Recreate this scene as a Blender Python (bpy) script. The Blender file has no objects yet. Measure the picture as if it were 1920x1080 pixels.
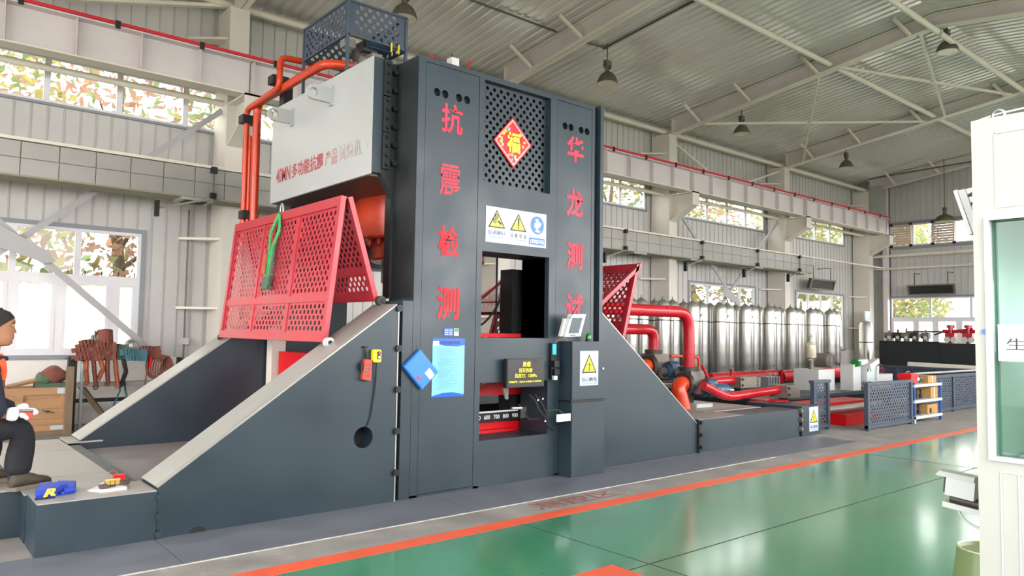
import bpy, math, random
from math import sin, cos, pi, radians as rad
from mathutils import Vector, Matrix
from mathutils.geometry import tessellate_polygon
random.seed(7)
V = Vector
# ------------------------------------------------------------------ camera, sky, daylight, exposure
SC = bpy.context.scene
FPX = 1391.77
YAW, PIT, ROL = rad(40.14435), rad(3.32251), rad(0.88551)
CAM = V((0, 0, 1.4))
_f = V((sin(YAW)*cos(PIT), cos(YAW)*cos(PIT), sin(PIT)))
_r = V((cos(YAW), -sin(YAW), 0)); _u = _r.cross(_f)
_r, _u = _r*cos(ROL)+_u*sin(ROL), _u*cos(ROL)-_r*sin(ROL)
cd = bpy.data.cameras.new('camera'); cam = bpy.data.objects.new('camera', cd)
SC.collection.objects.link(cam); SC.camera = cam
cd.sensor_width = 36; cd.lens = FPX/1920*36; cd.clip_start = 0.05; cd.clip_end = 300
M = Matrix((_r, _u, -_f)).transposed().to_4x4(); M.translation = CAM; cam.matrix_world = M
def _ray(x, y): return _f*FPX+_r*(x-960)-_u*(y-540)
def atX(x, y, v): d = _ray(x, y); return CAM+d*((v-CAM.x)/d.x)
def atY(x, y, v): d = _ray(x, y); return CAM+d*((v-CAM.y)/d.y)
def atZ(x, y, v): d = _ray(x, y); return CAM+d*((v-CAM.z)/d.z)

W = bpy.data.worlds.new('overcast_sky'); SC.world = W; W.use_nodes = True
bg = W.node_tree.nodes['Background']; bg.inputs[0].default_value = (1.0, 0.975, 0.95, 1); bg.inputs[1].default_value = 10.5
def area(name, loc, rot, sx, sy, power, col=(1, .98, .95)):
    l = bpy.data.lights.new(name, 'AREA'); l.shape = 'RECTANGLE'; l.size = sx; l.size_y = sy; l.energy = power; l.color = col
    o = bpy.data.objects.new(name, l); SC.collection.objects.link(o); o.location = loc; o.rotation_euler = rot
    o['kind'] = 'helper'; return o
# daylight through the unseen left door, plus an added front fill lamp
area('daylight_left_door', (-5.3, 5.3, 2.9), (0, rad(-90), 0), 4.6, 8.0, 180, (1, .97, .95))
area('front_fill_light', (13.5, -1.2, 3.0), (rad(90), 0, 0), 16.0, 3.6, 105, (1, .95, .92))
SC.view_settings.view_transform = 'Standard'; SC.view_settings.look = 'None'
SC.view_settings.gamma = 1; SC.view_settings.use_curve_mapping = False; SC.view_settings.exposure = -0.18
SC.cycles.max_bounces = 8; SC.cycles.diffuse_bounces = 5; SC.cycles.transparent_max_bounces = 12
SC.cycles.caustics_reflective = False; SC.cycles.caustics_refractive = False; SC.cycles.sample_clamp_indirect = 6

# ------------------------------------------------------------------ helpers
def lin(h):
    h = h.lstrip('#'); c = [int(h[i:i+2], 16)/255 for i in (0, 2, 4)]
    return tuple(x/12.92 if x <= .04045 else ((x+.055)/1.055)**2.4 for x in c)+(1,)
MT = {}
def mat(n, h, rough=.5, metal=0, var=.12, scale=4, bump=0, bscale=60, spec=.5, stretch=None, dirt=None, emit=0, coat=0):
    m = bpy.data.materials.new(n); MT[n] = m; m.use_nodes = True; nt = m.node_tree; N = nt.nodes; L = nt.links
    p = N['Principled BSDF']; c = lin(h)
    p.inputs['Base Color'].default_value = c; p.inputs['Roughness'].default_value = rough; p.inputs['Metallic'].default_value = metal
    p.inputs['Specular IOR Level'].default_value = spec
    if coat: p.inputs['Coat Weight'].default_value = coat; p.inputs['Coat Roughness'].default_value = .12
    if emit:
        p.inputs['Emission Color'].default_value = c; p.inputs['Emission Strength'].default_value = emit
    if var or bump or dirt:
        tc = N.new('ShaderNodeTexCoord'); src = tc.outputs['Object']
        if stretch:
            mp = N.new('ShaderNodeMapping'); mp.inputs['Scale'].default_value = stretch; L.new(src, mp.inputs[0]); src = mp.outputs[0]
    if var:
        nz = N.new('ShaderNodeTexNoise'); nz.inputs['Scale'].default_value = scale; nz.inputs['Detail'].default_value = 6; L.new(src, nz.inputs['Vector'])
        mr = N.new('ShaderNodeMapRange'); mr.inputs[1].default_value = .3; mr.inputs[2].default_value = .7; mr.inputs[3].default_value = 1-var; mr.inputs[4].default_value = 1+var
        L.new(nz.outputs['Fac'], mr.inputs[0])
        mx = N.new('ShaderNodeVectorMath'); mx.operation = 'SCALE'; mx.inputs[0].default_value = c[:3]; L.new(mr.outputs[0], mx.inputs['Scale'])
        out = mx.outputs[0]
        if dirt:
            n2 = N.new('ShaderNodeTexNoise'); n2.inputs['Scale'].default_value = dirt[1]; n2.inputs['Detail'].default_value = 10; n2.inputs['Roughness'].default_value = .7; L.new(src, n2.inputs['Vector'])
            r2 = N.new('ShaderNodeMapRange'); r2.inputs[1].default_value = dirt[2]; r2.inputs[2].default_value = dirt[2]+.12; L.new(n2.outputs['Fac'], r2.inputs[0])
            mm = N.new('ShaderNodeMix'); mm.data_type = 'RGBA'; L.new(r2.outputs[0], mm.inputs[0]); L.new(out, mm.inputs[6]); mm.inputs[7].default_value = lin(dirt[0]); out = mm.outputs[2]
        L.new(out, p.inputs['Base Color'])
        r3 = N.new('ShaderNodeMapRange'); r3.inputs[1].default_value = .3; r3.inputs[2].default_value = .7; r3.inputs[3].default_value = rough*.8; r3.inputs[4].default_value = min(1, rough*1.25)
        L.new(nz.outputs['Fac'], r3.inputs[0]); L.new(r3.outputs[0], p.inputs['Roughness'])
    if bump:
        nb = N.new('ShaderNodeTexNoise'); nb.inputs['Scale'].default_value = bscale; nb.inputs['Detail'].default_value = 4; L.new(src, nb.inputs['Vector'])
        b = N.new('ShaderNodeBump'); b.inputs['Strength'].default_value = bump; b.inputs['Distance'].default_value = .01; L.new(nb.outputs['Fac'], b.inputs['Height']); L.new(b.outputs[0], p.inputs['Normal'])
    return m
mat('steel_paint', '#25333d', .42, 0, .10, 2.2, dirt=('#3a4247', 3.0, .68))
mat('steel_paint_dark', '#181c20', .45, 0, .15, 3)
mat('black', '#0c0d0f', .5, 0, .1)
mat('black_rubber', '#15161a', .7, 0, .1)
mat('cage_blue', '#3d4757', .45, 0, .08)
mat('box_white', '#adaeae', .34, .0, .05, 1.5, dirt=('#8f9086', 1.6, .66))
mat('rail_steel', '#a9a7a2', .35, .5, .12, 3, stretch=(1, 8, 1))
mat('bare_steel', '#8c8f92', .35, .8, .15, 6)
mat('stainless', '#c6c4c0', .34, .85, .08, 2, stretch=(1, 1, 3))
mat('bolt_dark', '#22262b', .4, .3, .1)
mat('guard_red', '#ae2a38', .33, 0, .14, 3.0, dirt=('#d87080', 2.2, .66))
mat('pipe_red', '#b01424', .25, 0, .06, 3)
mat('bright_red', '#d00a18', .4, 0, .1)
mat('rail_red', '#c8202c', .5, 0, .1)
mat('orange_paint', '#c63c1a', .3, 0, .08)
mat('letter_red', '#c01222', .6, 0, .08)
mat('letter_pink', '#c0344c', .6, 0, .08)
mat('letter_faded', '#b0434c', .6, 0, .25, 30)
mat('letter_paler', '#b8868a', .6, 0, .2, 40)
mat('letter_palest', '#b3a5a5', .6, 0, .15, 40)
mat('wall_panel', '#c2bfbd', .38, .0, .05, 2)
mat('wall_rib', '#b2b0ae', .4, .0, .05, 2)
mat('masonry_white', '#dedad6', .8, 0, .06, 3, bump=.1)
mat('ceiling_sheet', '#dad7d2', .18, .3, .06, 2, stretch=(1, .15, 1))
mat('frame_paint', '#d6cfc6', .5, 0, .05, 2, dirt=('#b8aea2', 2.5, .7))
mat('brace_grey', '#a8a6a8', .5, 0, .06, 2)
mat('crane_paint', '#cfc6c6', .5, 0, .06, 2)
mat('flange_paint', '#ddd6c8', .5, 0, .05, 2)
mat('window_trim', '#8b8e94', .5, 0, .06)
mat('pvc_white', '#dfdde2', .4, 0, .03)
mat('duct_foil', '#9b9894', .4, .25, .06, 3)
mat('duct_dark', '#8d8a74', .6, 0, .1)
mat('concrete', '#86827e', .75, 0, .22, 3, bump=.25, bscale=25, dirt=('#a8a39c', 6, .6))
mat('plate_blue', '#686b75', .5, .1, .14, 2.5, bump=.08, bscale=200, dirt=('#4a4d55', 4, .66))
mat('plate_grey', '#a5a19c', .42, .35, .12, 3, dirt=('#7d7a76', 5, .68))
mat('plate_floor', '#8e8a88', .5, .15, .14, 3, dirt=('#a7a3a0', 4, .6))
mat('epoxy_orange', '#dd5a3a', .4, 0, .1, 5, dirt=('#c08a78', 6, .68))
mat('joint_dark', '#24382c', .8, 0, .1)
mat('white_edge', '#b8b2ae', .6, 0, .2, 10)
mat('booth_white', '#a3a19c', .4, 0, .02)
mat('booth_trim', '#c0c2c6', .35, 0, .02)
mat('lamp_shell', '#6a6458', .4, .4, .1)
mat('lamp_inside', '#d8d2bc', .3, .3, .05)
mat('conduit', '#5f5c58', .4, .5, .1)
mat('sign_white', '#b4bfd8', .35, 0, .02)
mat('sign_yellow', '#d8c61c', .35, 0, .02)
mat('sign_black', '#17181a', .4, 0, .02)
mat('sign_blue', '#0860c4', .35, 0, .02)
mat('paper_white', '#e8e8ee', .6, 0, .02)
mat('poster_cyan', '#74b8d0', .35, 0, .10, 1.5)
mat('poster_blue', '#0b52c0', .35, 0, .12, 4)
mat('folder_blue', '#2f78e0', .35, 0, .03)
mat('text_grey', '#4d6b80', .5, 0, .02)
mat('screen_black', '#2a2528', .3, 0, .03)
mat('led_yellow', '#f5e120', .5, 0, 0, emit=.6)
mat('led_green', '#12c04a', .25, 0, 0, emit=.5)
mat('green_dome', '#0d7a30', .15, 0, .05)
mat('cyan_label', '#35b0bc', .4, 0, .05)
mat('plastic_white', '#c4c4c4', .35, 0, .03)
mat('plastic_grey', '#5c636a', .3, 0, .03)
mat('yellow_plastic', '#e8cc0e', .4, 0, .05)
mat('remote_red', '#b0402c', .5, 0, .15, 20)
mat('sling_green', '#3f9a58', .8, 0, .2, 15)
mat('sling_dark', '#4d6450', .85, 0, .25, 15)
mat('sling_brown', '#7a4438', .85, 0, .25, 12, bump=.4, bscale=80)
mat('sling_rust', '#a85a3c', .85, 0, .25, 12, bump=.4, bscale=80)
mat('sling_grey', '#8d8a80', .85, 0, .2, 12, bump=.4, bscale=80)
mat('sling_teal', '#3d6670', .85, 0, .2, 12)
mat('wood', '#a8805c', .7, 0, .15, 2, stretch=(1, 1, 8), bump=.15)
mat('wood_dark', '#7d6a55', .8, 0, .2, 3, stretch=(6, 6, 1))
mat('cardboard', '#a8824c', .8, 0, .1)
mat('skin', '#9c6c50', .5, 0, .06, 20)
mat('hair', '#1f1b1a', .8, 0, .3, 40, bump=.5, bscale=300)
mat('navy_cloth', '#1c2030', .85, 0, .15, 8, bump=.4, bscale=25)
mat('black_cloth', '#14151a', .9, 0, .2, 8, bump=.5, bscale=18)
mat('orange_cloth', '#e2542c', .8, 0, .08)
mat('glove_white', '#e6e6ec', .85, 0, .05, 20, bump=.3, bscale=150)
mat('shoe', '#413a30', .7, 0, .2, 12)
mat('shoe_sole', '#6f665a', .8, 0, .1)
mat('bag_blue', '#1f3fae', .5, 0, .12, 8)
mat('bag_yellow', '#e6d21e', .6, 0, .03)
mat('tool_brown', '#5a4a40', .6, 0, .3, 20)
mat('brass', '#c8a058', .35, .6, .1)
mat('copper_fin', '#c9a898', .4, .2, .1)
mat('motor_blue', '#33506a', .4, 0, .15, 8)
mat('casting_grey', '#77716a', .5, .3, .15, 8)
mat('casting_dark', '#3a3533', .5, .3, .15, 8)
mat('shelf_blue', '#1c4f9c', .4, 0, .05)
mat('shelf_grey', '#b9c4ca', .4, 0, .05)
mat('stool_green', '#7f8f62', .35, 0, .04)
mat('louver_pink', '#cdb8a8', .5, 0, .06)
mat('bark', '#6b5a48', .9, 0, .2)
mat('ground_outside', '#8a8a80', .9, 0, .2, .4)
mat('marking_red', '#9a4c48', .7, 0, .3, 20)
mat('fu_red', '#d01024', .35, 0, .1, 10)
mat('fu_gold', '#e8c63a', .35, 0, .12, 20)
mat('fu_pink', '#e8a8a0', .4, 0, .3, 25)
# glossy green epoxy with long scuffs
m = mat('epoxy_green', '#3b8160', .2, 0, .14, 1.2, bump=.05, bscale=9, dirt=('#4f9a78', 2.2, .62), coat=.6)
def leafmat(n, h):
    m = bpy.data.materials.new(n); MT[n] = m; m.use_nodes = True; nt = m.node_tree
    p = nt.nodes['Principled BSDF']; p.inputs['Base Color'].default_value = lin(h); p.inputs['Roughness'].default_value = .7
    tr = nt.nodes.new('ShaderNodeBsdfTranslucent'); tr.inputs[0].default_value = lin(h); mx = nt.nodes.new('ShaderNodeMixShader'); mx.inputs[0].default_value = .5
    nt.links.new(p.outputs[0], mx.inputs[1]); nt.links.new(tr.outputs[0], mx.inputs[2]); nt.links.new(mx.outputs[0], nt.nodes['Material Output'].inputs[0])
leafmat('leaf_green', '#6e7d50'); leafmat('leaf_yellow', '#958c4e'); leafmat('leaf_rust', '#93705a')
def glassmat(n, tint, gl=.06, rough=.02):
    m = bpy.data.materials.new(n); MT[n] = m; m.use_nodes = True; nt = m.node_tree
    t = nt.nodes.new('ShaderNodeBsdfTransparent'); t.inputs[0].default_value = tint
    g = nt.nodes.new('ShaderNodeBsdfGlossy'); g.inputs['Roughness'].default_value = rough
    mx = nt.nodes.new('ShaderNodeMixShader'); fr = nt.nodes.new('ShaderNodeLayerWeight'); fr.inputs[0].default_value = .25
    mr = nt.nodes.new('ShaderNodeMapRange'); mr.inputs[3].default_value = .02; mr.inputs[4].default_value = .35; nt.links.new(fr.outputs['Facing'], mr.inputs[0])
    nt.links.new(mr.outputs[0], mx.inputs[0]); nt.links.new(t.outputs[0], mx.inputs[1]); nt.links.new(g.outputs[0], mx.inputs[2])
    nt.links.new(mx.outputs[0], nt.nodes['Material Output'].inputs[0])
glassmat('clear_glass', (.96, .98, .97, 1)); glassmat('booth_glass', (.62, .80, .74, 1))
m = bpy.data.materials.new('frosted_glass'); MT['frosted_glass'] = m; m.use_nodes = True
t = m.node_tree.nodes.new('ShaderNodeBsdfTranslucent'); t.inputs[0].default_value = (.9, .92, .86, 1)
t2 = m.node_tree.nodes.new('ShaderNodeBsdfTransparent'); t2.inputs[0].default_value = (.9, .92, .88, 1)
mx = m.node_tree.nodes.new('ShaderNodeMixShader'); mx.inputs[0].default_value = .55
m.node_tree.links.new(t2.outputs[0], mx.inputs[1]); m.node_tree.links.new(t.outputs[0], mx.inputs[2])
m.node_tree.links.new(mx.outputs[0], m.node_tree.nodes['Material Output'].inputs[0])

class MB:
    def __init__(s): s.v = []; s.f = []; s.m = []; s.k = 0
    def add(s, vs, fs):
        b = len(s.v); s.v += [tuple(x) for x in vs]; s.f += [tuple(b+i for i in f) for f in fs]; s.m += [s.k]*len(fs); return s
    def mt(s, k): s.k = k; return s
    def box(s, x0, x1, y0, y1, z0, z1):
        return s.hull([(x0, y0, z0), (x1, y0, z0), (x1, y1, z0), (x0, y1, z0), (x0, y0, z1), (x1, y0, z1), (x1, y1, z1), (x0, y1, z1)])
    def hull(s, p): return s.add(p, [(0, 3, 2, 1), (4, 5, 6, 7), (0, 1, 5, 4), (1, 2, 6, 5), (2, 3, 7, 6), (3, 0, 4, 7)])
    def bar(s, a, b, w, h, up=(0, 0, 1)):
        a, b = V(a), V(b); d = (b-a).normalized(); u = V(up); sd = d.cross(u)
        if sd.length < 1e-4: sd = d.cross(V((1, 0, 0)))
        sd.normalize(); u = sd.cross(d).normalized(); sd *= w/2; u *= h/2
        return s.hull([a-sd-u, a+sd-u, b+sd-u, b-sd-u, a-sd+u, a+sd+u, b+sd+u, b-sd+u])
    def prism(s, poly, ax, a0, a1, holes=()):
        # poly in the plane normal to ax (x: y,z / y: x,z / z: x,y)
        def P(q, a): return {'x': (a, q[0], q[1]), 'y': (q[0], a, q[1]), 'z': (q[0], q[1], a)}[ax]
        loops = [list(poly)]+[list(h) for h in holes]; flat = [q for l in loops for q in l]
        if holes: tr = tessellate_polygon([[V((q[0], q[1], 0)) for q in l] for l in loops])
        else: tr = [tuple(range(len(poly)))]
        n = len(flat); vs = [P(q, a0) for q in flat]+[P(q, a1) for q in flat]
        fs = [tuple(t) for t in tr]+[tuple(n+i for i in reversed(t)) for t in tr]; o = 0
        for l in loops:
            k = len(l)
            for i in range(k): j = (i+1) % k; fs.append((o+i, o+j, n+o+j, n+o+i))
            o += k
        return s.add(vs, fs)
    def tube(s, pts, r, n=10, closed=False, cap=True):
        pts = [V(p) for p in pts]; rs = r if isinstance(r, (list, tuple)) else [r]*len(pts); N = len(pts); ref = None; vs = []
        for i, p in enumerate(pts):
            if closed: d = pts[(i+1) % N]-pts[i-1]
            else: d = pts[min(i+1, N-1)]-pts[max(i-1, 0)]
            d.normalize()
            if ref is None: ref = d.orthogonal().normalized()
            ref = (ref-d*ref.dot(d)).normalized(); b = d.cross(ref)
            for k in range(n): a = 2*pi*k/n; vs.append(p+(ref*cos(a)+b*sin(a))*rs[i])
        fs = []
        for i in range(N if closed else N-1):
            j = (i+1) % N
            for k in range(n): l = (k+1) % n; fs.append((i*n+k, i*n+l, j*n+l, j*n+k))
        if cap and not closed: fs += [tuple(range(n-1, -1, -1)), tuple((N-1)*n+k for k in range(n))]
        return s.add(vs, fs)
    def cyl(s, a, b, r, n=16, r2=None): return s.tube([a, b], [r, r if r2 is None else r2], n)
    def lathe(s, prof, c, ax=(0, 0, 1), n=20):
        ax = V(ax).normalized(); e = ax.orthogonal().normalized(); b = ax.cross(e); c = V(c); vs = []
        for (r, h) in prof:
            for k in range(n): a = 2*pi*k/n; vs.append(c+ax*h+(e*cos(a)+b*sin(a))*max(r, 1e-4))
        fs = [(i*n+k, i*n+(k+1) % n, (i+1)*n+(k+1) % n, (i+1)*n+k) for i in range(len(prof)-1) for k in range(n)]
        fs += [tuple(range(n-1, -1, -1)), tuple((len(prof)-1)*n+k for k in range(n))]
        return s.add(vs, fs)
    def ell(s, c, rx, ry, rz, n=14, m=9, rot=None):
        c = V(c); vs = []; fs = []
        for i in range(m+1):
            t = pi*i/m
            for k in range(n):
                a = 2*pi*k/n; q = V((rx*sin(t)*cos(a), ry*sin(t)*sin(a), rz*cos(t)))
                vs.append(c+(rot @ q if rot else q))
        for i in range(m):
            for k in range(n): fs.append((i*n+k, (i+1)*n+k, (i+1)*n+(k+1) % n, i*n+(k+1) % n))
        return s.add(vs, fs)
    def perf(s, P0, U, Vv, w, h, pu, pv, r, t=.004, skip=None):
        # sheet with real staggered round holes; pu, pv = pitch along and row height
        P0, U, Vv = V(P0), V(U).normalized(), V(Vv).normalized(); N = U.cross(Vv)*t
        nu = max(1, int(w/pu+.01)); nv = max(1, int(h/pv+.01)); mu, mv = (w-nu*pu)/2, (h-nv*pv)/2
        def cell(a0, a1, b0, b1, hole):
            c0, c1 = (a0+a1)/2, (b0+b1)/2
            o = [(a1, c1), (a1, b1), (c0, b1), (a0, b1), (a0, c1), (a0, b0), (c0, b0), (a1, b0)]
            if not hole:
                q = [P0+U*a+Vv*b for a, b in ((a0, b0), (a1, b0), (a1, b1), (a0, b1))]
                s.add(q+[x-N for x in q], [(0, 1, 2, 3), (7, 6, 5, 4)]); return
            i_ = [(c0+r*cos(k*pi/4), c1+r*sin(k*pi/4)) for k in range(8)]
            A = [P0+U*a+Vv*b for a, b in o]; B = [P0+U*a+Vv*b for a, b in i_]
            vs = A+B+[x-N for x in A]+[x-N for x in B]; fs = []
            for k in range(8):
                l = (k+1) % 8
                fs += [(k, l, 8+l, 8+k), (24+k, 24+l, 16+l, 16+k), (8+k, 8+l, 24+l, 24+k)]
            s.add(vs, fs)
        for j in range(nv):
            b0 = mv+j*pv; b1 = b0+pv; off = pu/2 if j % 2 else 0; n = nu-(1 if j % 2 else 0)
            lo = mu+off; hi = lo+n*pu
            if lo > 1e-4: cell(0, lo, b0, b1, False)
            if w-hi > 1e-4: cell(hi, w, b0, b1, False)
            for i in range(n):
                a0 = lo+i*pu
                cell(a0, a0+pu, b0, b1, not (skip and skip((a0+pu/2)/w, (b0+pv/2)/h)))
        if mv > 1e-4: cell(0, w, 0, mv, False); cell(0, w, h-mv, h, False)
        return s
    def build(s, name, mats, parent=None, smooth=False, label=None):
        me = bpy.data.meshes.new(name); me.from_pydata(s.v, [], s.f)
        mats = [mats] if isinstance(mats, str) else mats
        for q in mats: me.materials.append(MT[q])
        if len(mats) > 1: me.polygons.foreach_set('material_index', s.m)
        if smooth:
            me.polygons.foreach_set('use_smooth', [True]*len(me.polygons)); me.update()
            try: me.set_sharp_from_angle(angle=rad(38))
            except Exception: pass
        me.update(); o = bpy.data.objects.new(name, me); SC.collection.objects.link(o); par(o, parent)
        if label: o['label'] = label
        return o
def par(o, p):
    if p is not None:
        o.parent = p
        if p.type == 'EMPTY': o.matrix_parent_inverse = Matrix.Translation(-p.location)
def thing(name, label, cat, loc=(0, 0, 0), group=None):
    o = bpy.data.objects.new(name, None); o.empty_display_size = .1; SC.collection.objects.link(o); o.location = loc
    o['label'] = label; o['category'] = cat
    if group: o['group'] = group
    return o
def tag(o, label, cat, group=None):
    o['label'] = label; o['category'] = cat
    if group: o['group'] = group
    return o
def struct(o): o['kind'] = 'structure'; return o
def copy_tree(o, parent=None, off=None, label=None):
    c = o.copy(); SC.collection.objects.link(c)
    if parent is not None: c.parent = parent
    if off is not None: c.location = o.location+V(off)
    if label: c['label'] = label
    for ch in list(o.children): copy_tree(ch, c)
    return c
def circ(cx, cz, r, n=20): return [(cx+r*cos(2*pi*k/n), cz+r*sin(2*pi*k/n)) for k in range(n)]
def bend(pts, r, k=6):
    # polyline with rounded corners
    pts = [V(p) for p in pts]; out = [pts[0]]
    for i in range(1, len(pts)-1):
        a, b, c = pts[i-1], pts[i], pts[i+1]; d1 = (a-b).normalized(); d2 = (c-b).normalized()
        rr = min(r, (a-b).length*.49, (c-b).length*.49); p, q = b+d1*rr, b+d2*rr
        for j in range(k+1): t = j/k; out.append(p*(1-t)**2+b*2*t*(1-t)+q*t*t)
    out.append(pts[-1]); return out
def text(body, P0, U, Vv, w, h, m, parent, name='lettering', depth=.002, lift=.002, bold=0):
    cu = bpy.data.curves.new('t', 'FONT'); cu.body = body; cu.offset = bold; cu.resolution_u = 3
    ob = bpy.data.objects.new('t', cu); SC.collection.objects.link(ob)
    me = bpy.data.meshes.new_from_object(ob.evaluated_get(bpy.context.evaluated_depsgraph_get()))
    SC.collection.objects.unlink(ob); bpy.data.objects.remove(ob)
    vs = [v.co.copy() for v in me.vertices]; fs = [tuple(p.vertices) for p in me.polygons]; bpy.data.meshes.remove(me)
    if not vs: return None
    x0, x1 = min(v.x for v in vs), max(v.x for v in vs); y0, y1 = min(v.y for v in vs), max(v.y for v in vs)
    P0, U, Vv = V(P0), V(U).normalized(), V(Vv).normalized(); N = U.cross(Vv)
    mb = MB(); mb.add([P0+U*((v.x-x0)/(x1-x0)*w)+Vv*((v.y-y0)/(y1-y0)*h)+N*lift for v in vs], fs)
    return mb.build(name, m, parent)
X_, Y_, Z_ = V((1, 0, 0)), V((0, 1, 0)), V((0, 0, 1))
def poly(pts, P0, U, Vv, m, parent, name, lift=.002, t=.001):
    P0, U, Vv = V(P0), V(U), V(Vv); N = U.cross(Vv); n = len(pts)
    a = [P0+U*x+Vv*y+N*lift for x, y in pts]; b = [q-N*t for q in a]
    mb = MB(); mb.add(a+b, [tuple(range(n)), tuple(range(2*n-1, n-1, -1))]+[(i, n+i, n+(i+1) % n, (i+1) % n) for i in range(n)])
    return mb.build(name, m, parent)
def boltm(n=6, r=.022, h=.02): return MB().cyl((0, 0, 0), (0, -h, 0), r, n).mt(1).cyl((0, -h, 0), (0, -h-.001, 0), r*.5, 6)

# ================================================================== SETTING
YW = 12.0; XE = 26.2; XL = -5.6; YN = -1.4; RID = 5.3
def zroof(y): return 6.76+(11.5-y)*.115 if y >= RID else 6.76+(11.5-RID)*.115-(RID-y)*.115
fl = struct(MB().box(XL, XE, YN, YW, -.3, -.012).build('floor', 'concrete'))
MB().box(XL, XE, YN, 4.128, -.012, 0).build('green_coating', 'epoxy_green', fl)
MB().box(XL, XE, 4.128, 4.28, -.012, .001).build('orange_stripe', 'epoxy_orange', fl)
MB().box(XL, XE, 4.28, 4.63, -.012, -.001).build('concrete_strip', 'concrete', fl)
MB().box(10.0, XE, 4.63, YW, -.012, -.001).build('concrete_strip', 'concrete', fl)
MB().box(XL, 10.0, 5.3, YW, -.012, -.001).build('concrete_strip', 'concrete', fl)
MB().prism([(2.4, 3.09), (2.4, 2.95), (3.28, 2.95), (3.28, 2.2), (3.43, 2.2), (3.43, 3.09)], 'z', 0, .0015).build('orange_marking', 'epoxy_orange', fl)
j = MB(); j.box(3.2, XE, 2.955, 2.965, 0, .0008); j.box(9.05, 9.062, YN, 4.128, 0, .0008); j.box(3.62, 3.628, YN, 4.128, 0, .0008); j.box(16.0, 16.01, YN, 4.128, 0, .0008)
j.build('floor_joint', 'joint_dark', fl)
MB().box(XL, 7.9, 4.622, 4.634, -.012, .004).build('kerb_edge', 'white_edge', fl)
xs = [XL, -2.9, -.75, 1.42, 3.6, 5.8, 7.8, 10.0]
for a, b in zip(xs, xs[1:]): MB().box(a+.003, b-.003, 4.636, 5.30, -.012, .002).build('cover_plate', 'plate_blue', fl)
text('测控区', (4.02, 4.36, 0), X_, Y_, .95, .20, 'marking_red', fl, 'floor_lettering', lift=.0012)

# back wall with window openings
U_WIN = [(-3.9, -1.7), (-1.1, 3.95), (4.45, 9.1), (9.75, 14.45), (15.15, 19.9), (21.05, 24.9)]   # upper band openings
L_WIN = [(-1.0, 2.87), (16.27, 19.39), (21.74, 24.82)]
UZ, LZ, BZ = (4.48, 5.15), (.97, 2.76), .93
def panels(name, x0, x1, pitch, opens, zt, axis, pos, sgn, solo, basez=BZ, mt='wall_panel'):
    """cladding: opens = list of (a, b, z0, z1); solo(x) says whether the strip is its own object"""
    root = struct(MB().box(*( (x0, x1, pos+sgn*.03, pos+sgn*.05) if axis == 'y' else (pos+sgn*.03, pos+sgn*.05, x0, x1)), basez-.0, basez+.002).build(name, mt))
    rest = MB(); ribs = MB(); cache = {}
    x = x0
    while x < x1-1e-6:
        xn = min(x+pitch, x1); cuts = sorted({x, xn}|{c for o in opens for c in o[:2] if x < c < xn})
        for a, b in zip(cuts, cuts[1:]):
            md = (a+b)/2; zz = [(basez, None)]; blk = sorted((o[2], o[3]) for o in opens if o[0] < md < o[1])
            segs = []; z = basez
            for q0, q1 in blk: segs.append((z, q0)); z = q1
            segs.append((z, 99))
            for s0, s1 in segs:
                za = zt(a) if s1 == 99 else s1; zb = zt(b) if s1 == 99 else s1
                if axis == 'y': pts = [(a, pos, s0), (b, pos, s0), (b, pos+sgn*.05, s0), (a, pos+sgn*.05, s0), (a, pos, za), (b, pos, zb), (b, pos+sgn*.05, zb), (a, pos+sgn*.05, za)]
                else: pts = [(pos, a, s0), (pos, b, s0), (pos+sgn*.05, b, s0), (pos+sgn*.05, a, s0), (pos, a, za), (pos, b, zb), (pos+sgn*.05, b, zb), (pos+sgn*.05, a, za)]
                if solo(md) and b-a > .08:
                    key = (round(b-a, 3), round(s0, 2), s1, round(za-zb, 3), round(za, 2))
                    if key in cache:
                        o = bpy.data.objects.new('cladding_panel', cache[key][0]); SC.collection.objects.link(o)
                        d = a-cache[key][1]; o.location = (d, 0, 0) if axis == 'y' else (0, d, 0); o.parent = root
                    else:
                        o = MB().hull(pts).build('cladding_panel', mt, root); cache[key] = (o.data, a)
                else: rest.hull(pts)
                if abs(a-x) < 1e-6:
                    if axis == 'y': ribs.hull([(a-.012, pos, s0), (a+.012, pos, s0), (a+.008, pos-sgn*.014, s0), (a-.008, pos-sgn*.014, s0), (a-.012, pos, za), (a+.012, pos, za), (a+.008, pos-sgn*.014, za), (a-.008, pos-sgn*.014, za)])
                    else: ribs.hull([(pos, a-.012, s0), (pos, a+.012, s0), (pos-sgn*.014, a+.008, s0), (pos-sgn*.014, a-.008, s0), (pos, a-.012, za), (pos, a+.012, za), (pos-sgn*.014, a+.008, za), (pos-sgn*.014, a-.008, za)])
        x = xn
    if rest.v: rest.build('cladding', mt, root)['kind'] = 'stuff'
    ribs.build('standing_seams', 'wall_rib', root)['kind'] = 'stuff'
    return root
ob = [(a, b, *UZ) for a, b in U_WIN]+[(a, b, *LZ) for a, b in L_WIN]
panels('wall_back', XL, XE, .2, ob, lambda x: zroof(YW)+.05, 'y', YW, 1, lambda x: (.6 < x < 6) or (9.4 < x < 15.2))
struct(MB().box(XL, XE, YW-.03, YW+.12, 0, BZ).build('baseboard_back', 'masonry_white'))
# end wall (right)
EO = [(4.0, 11.0, 4.46, 5.2), (5.0, 11.0, .97, 2.72)]
panels('wall_right', YN, YW, .2, EO, lambda y: zroof(y)+.03, 'x', XE, 1, lambda y: 8 < y < 12)
struct(MB().box(XE-.03, XE+.12, YN, YW, 0, BZ).build('baseboard_right', 'masonry_white'))
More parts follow.
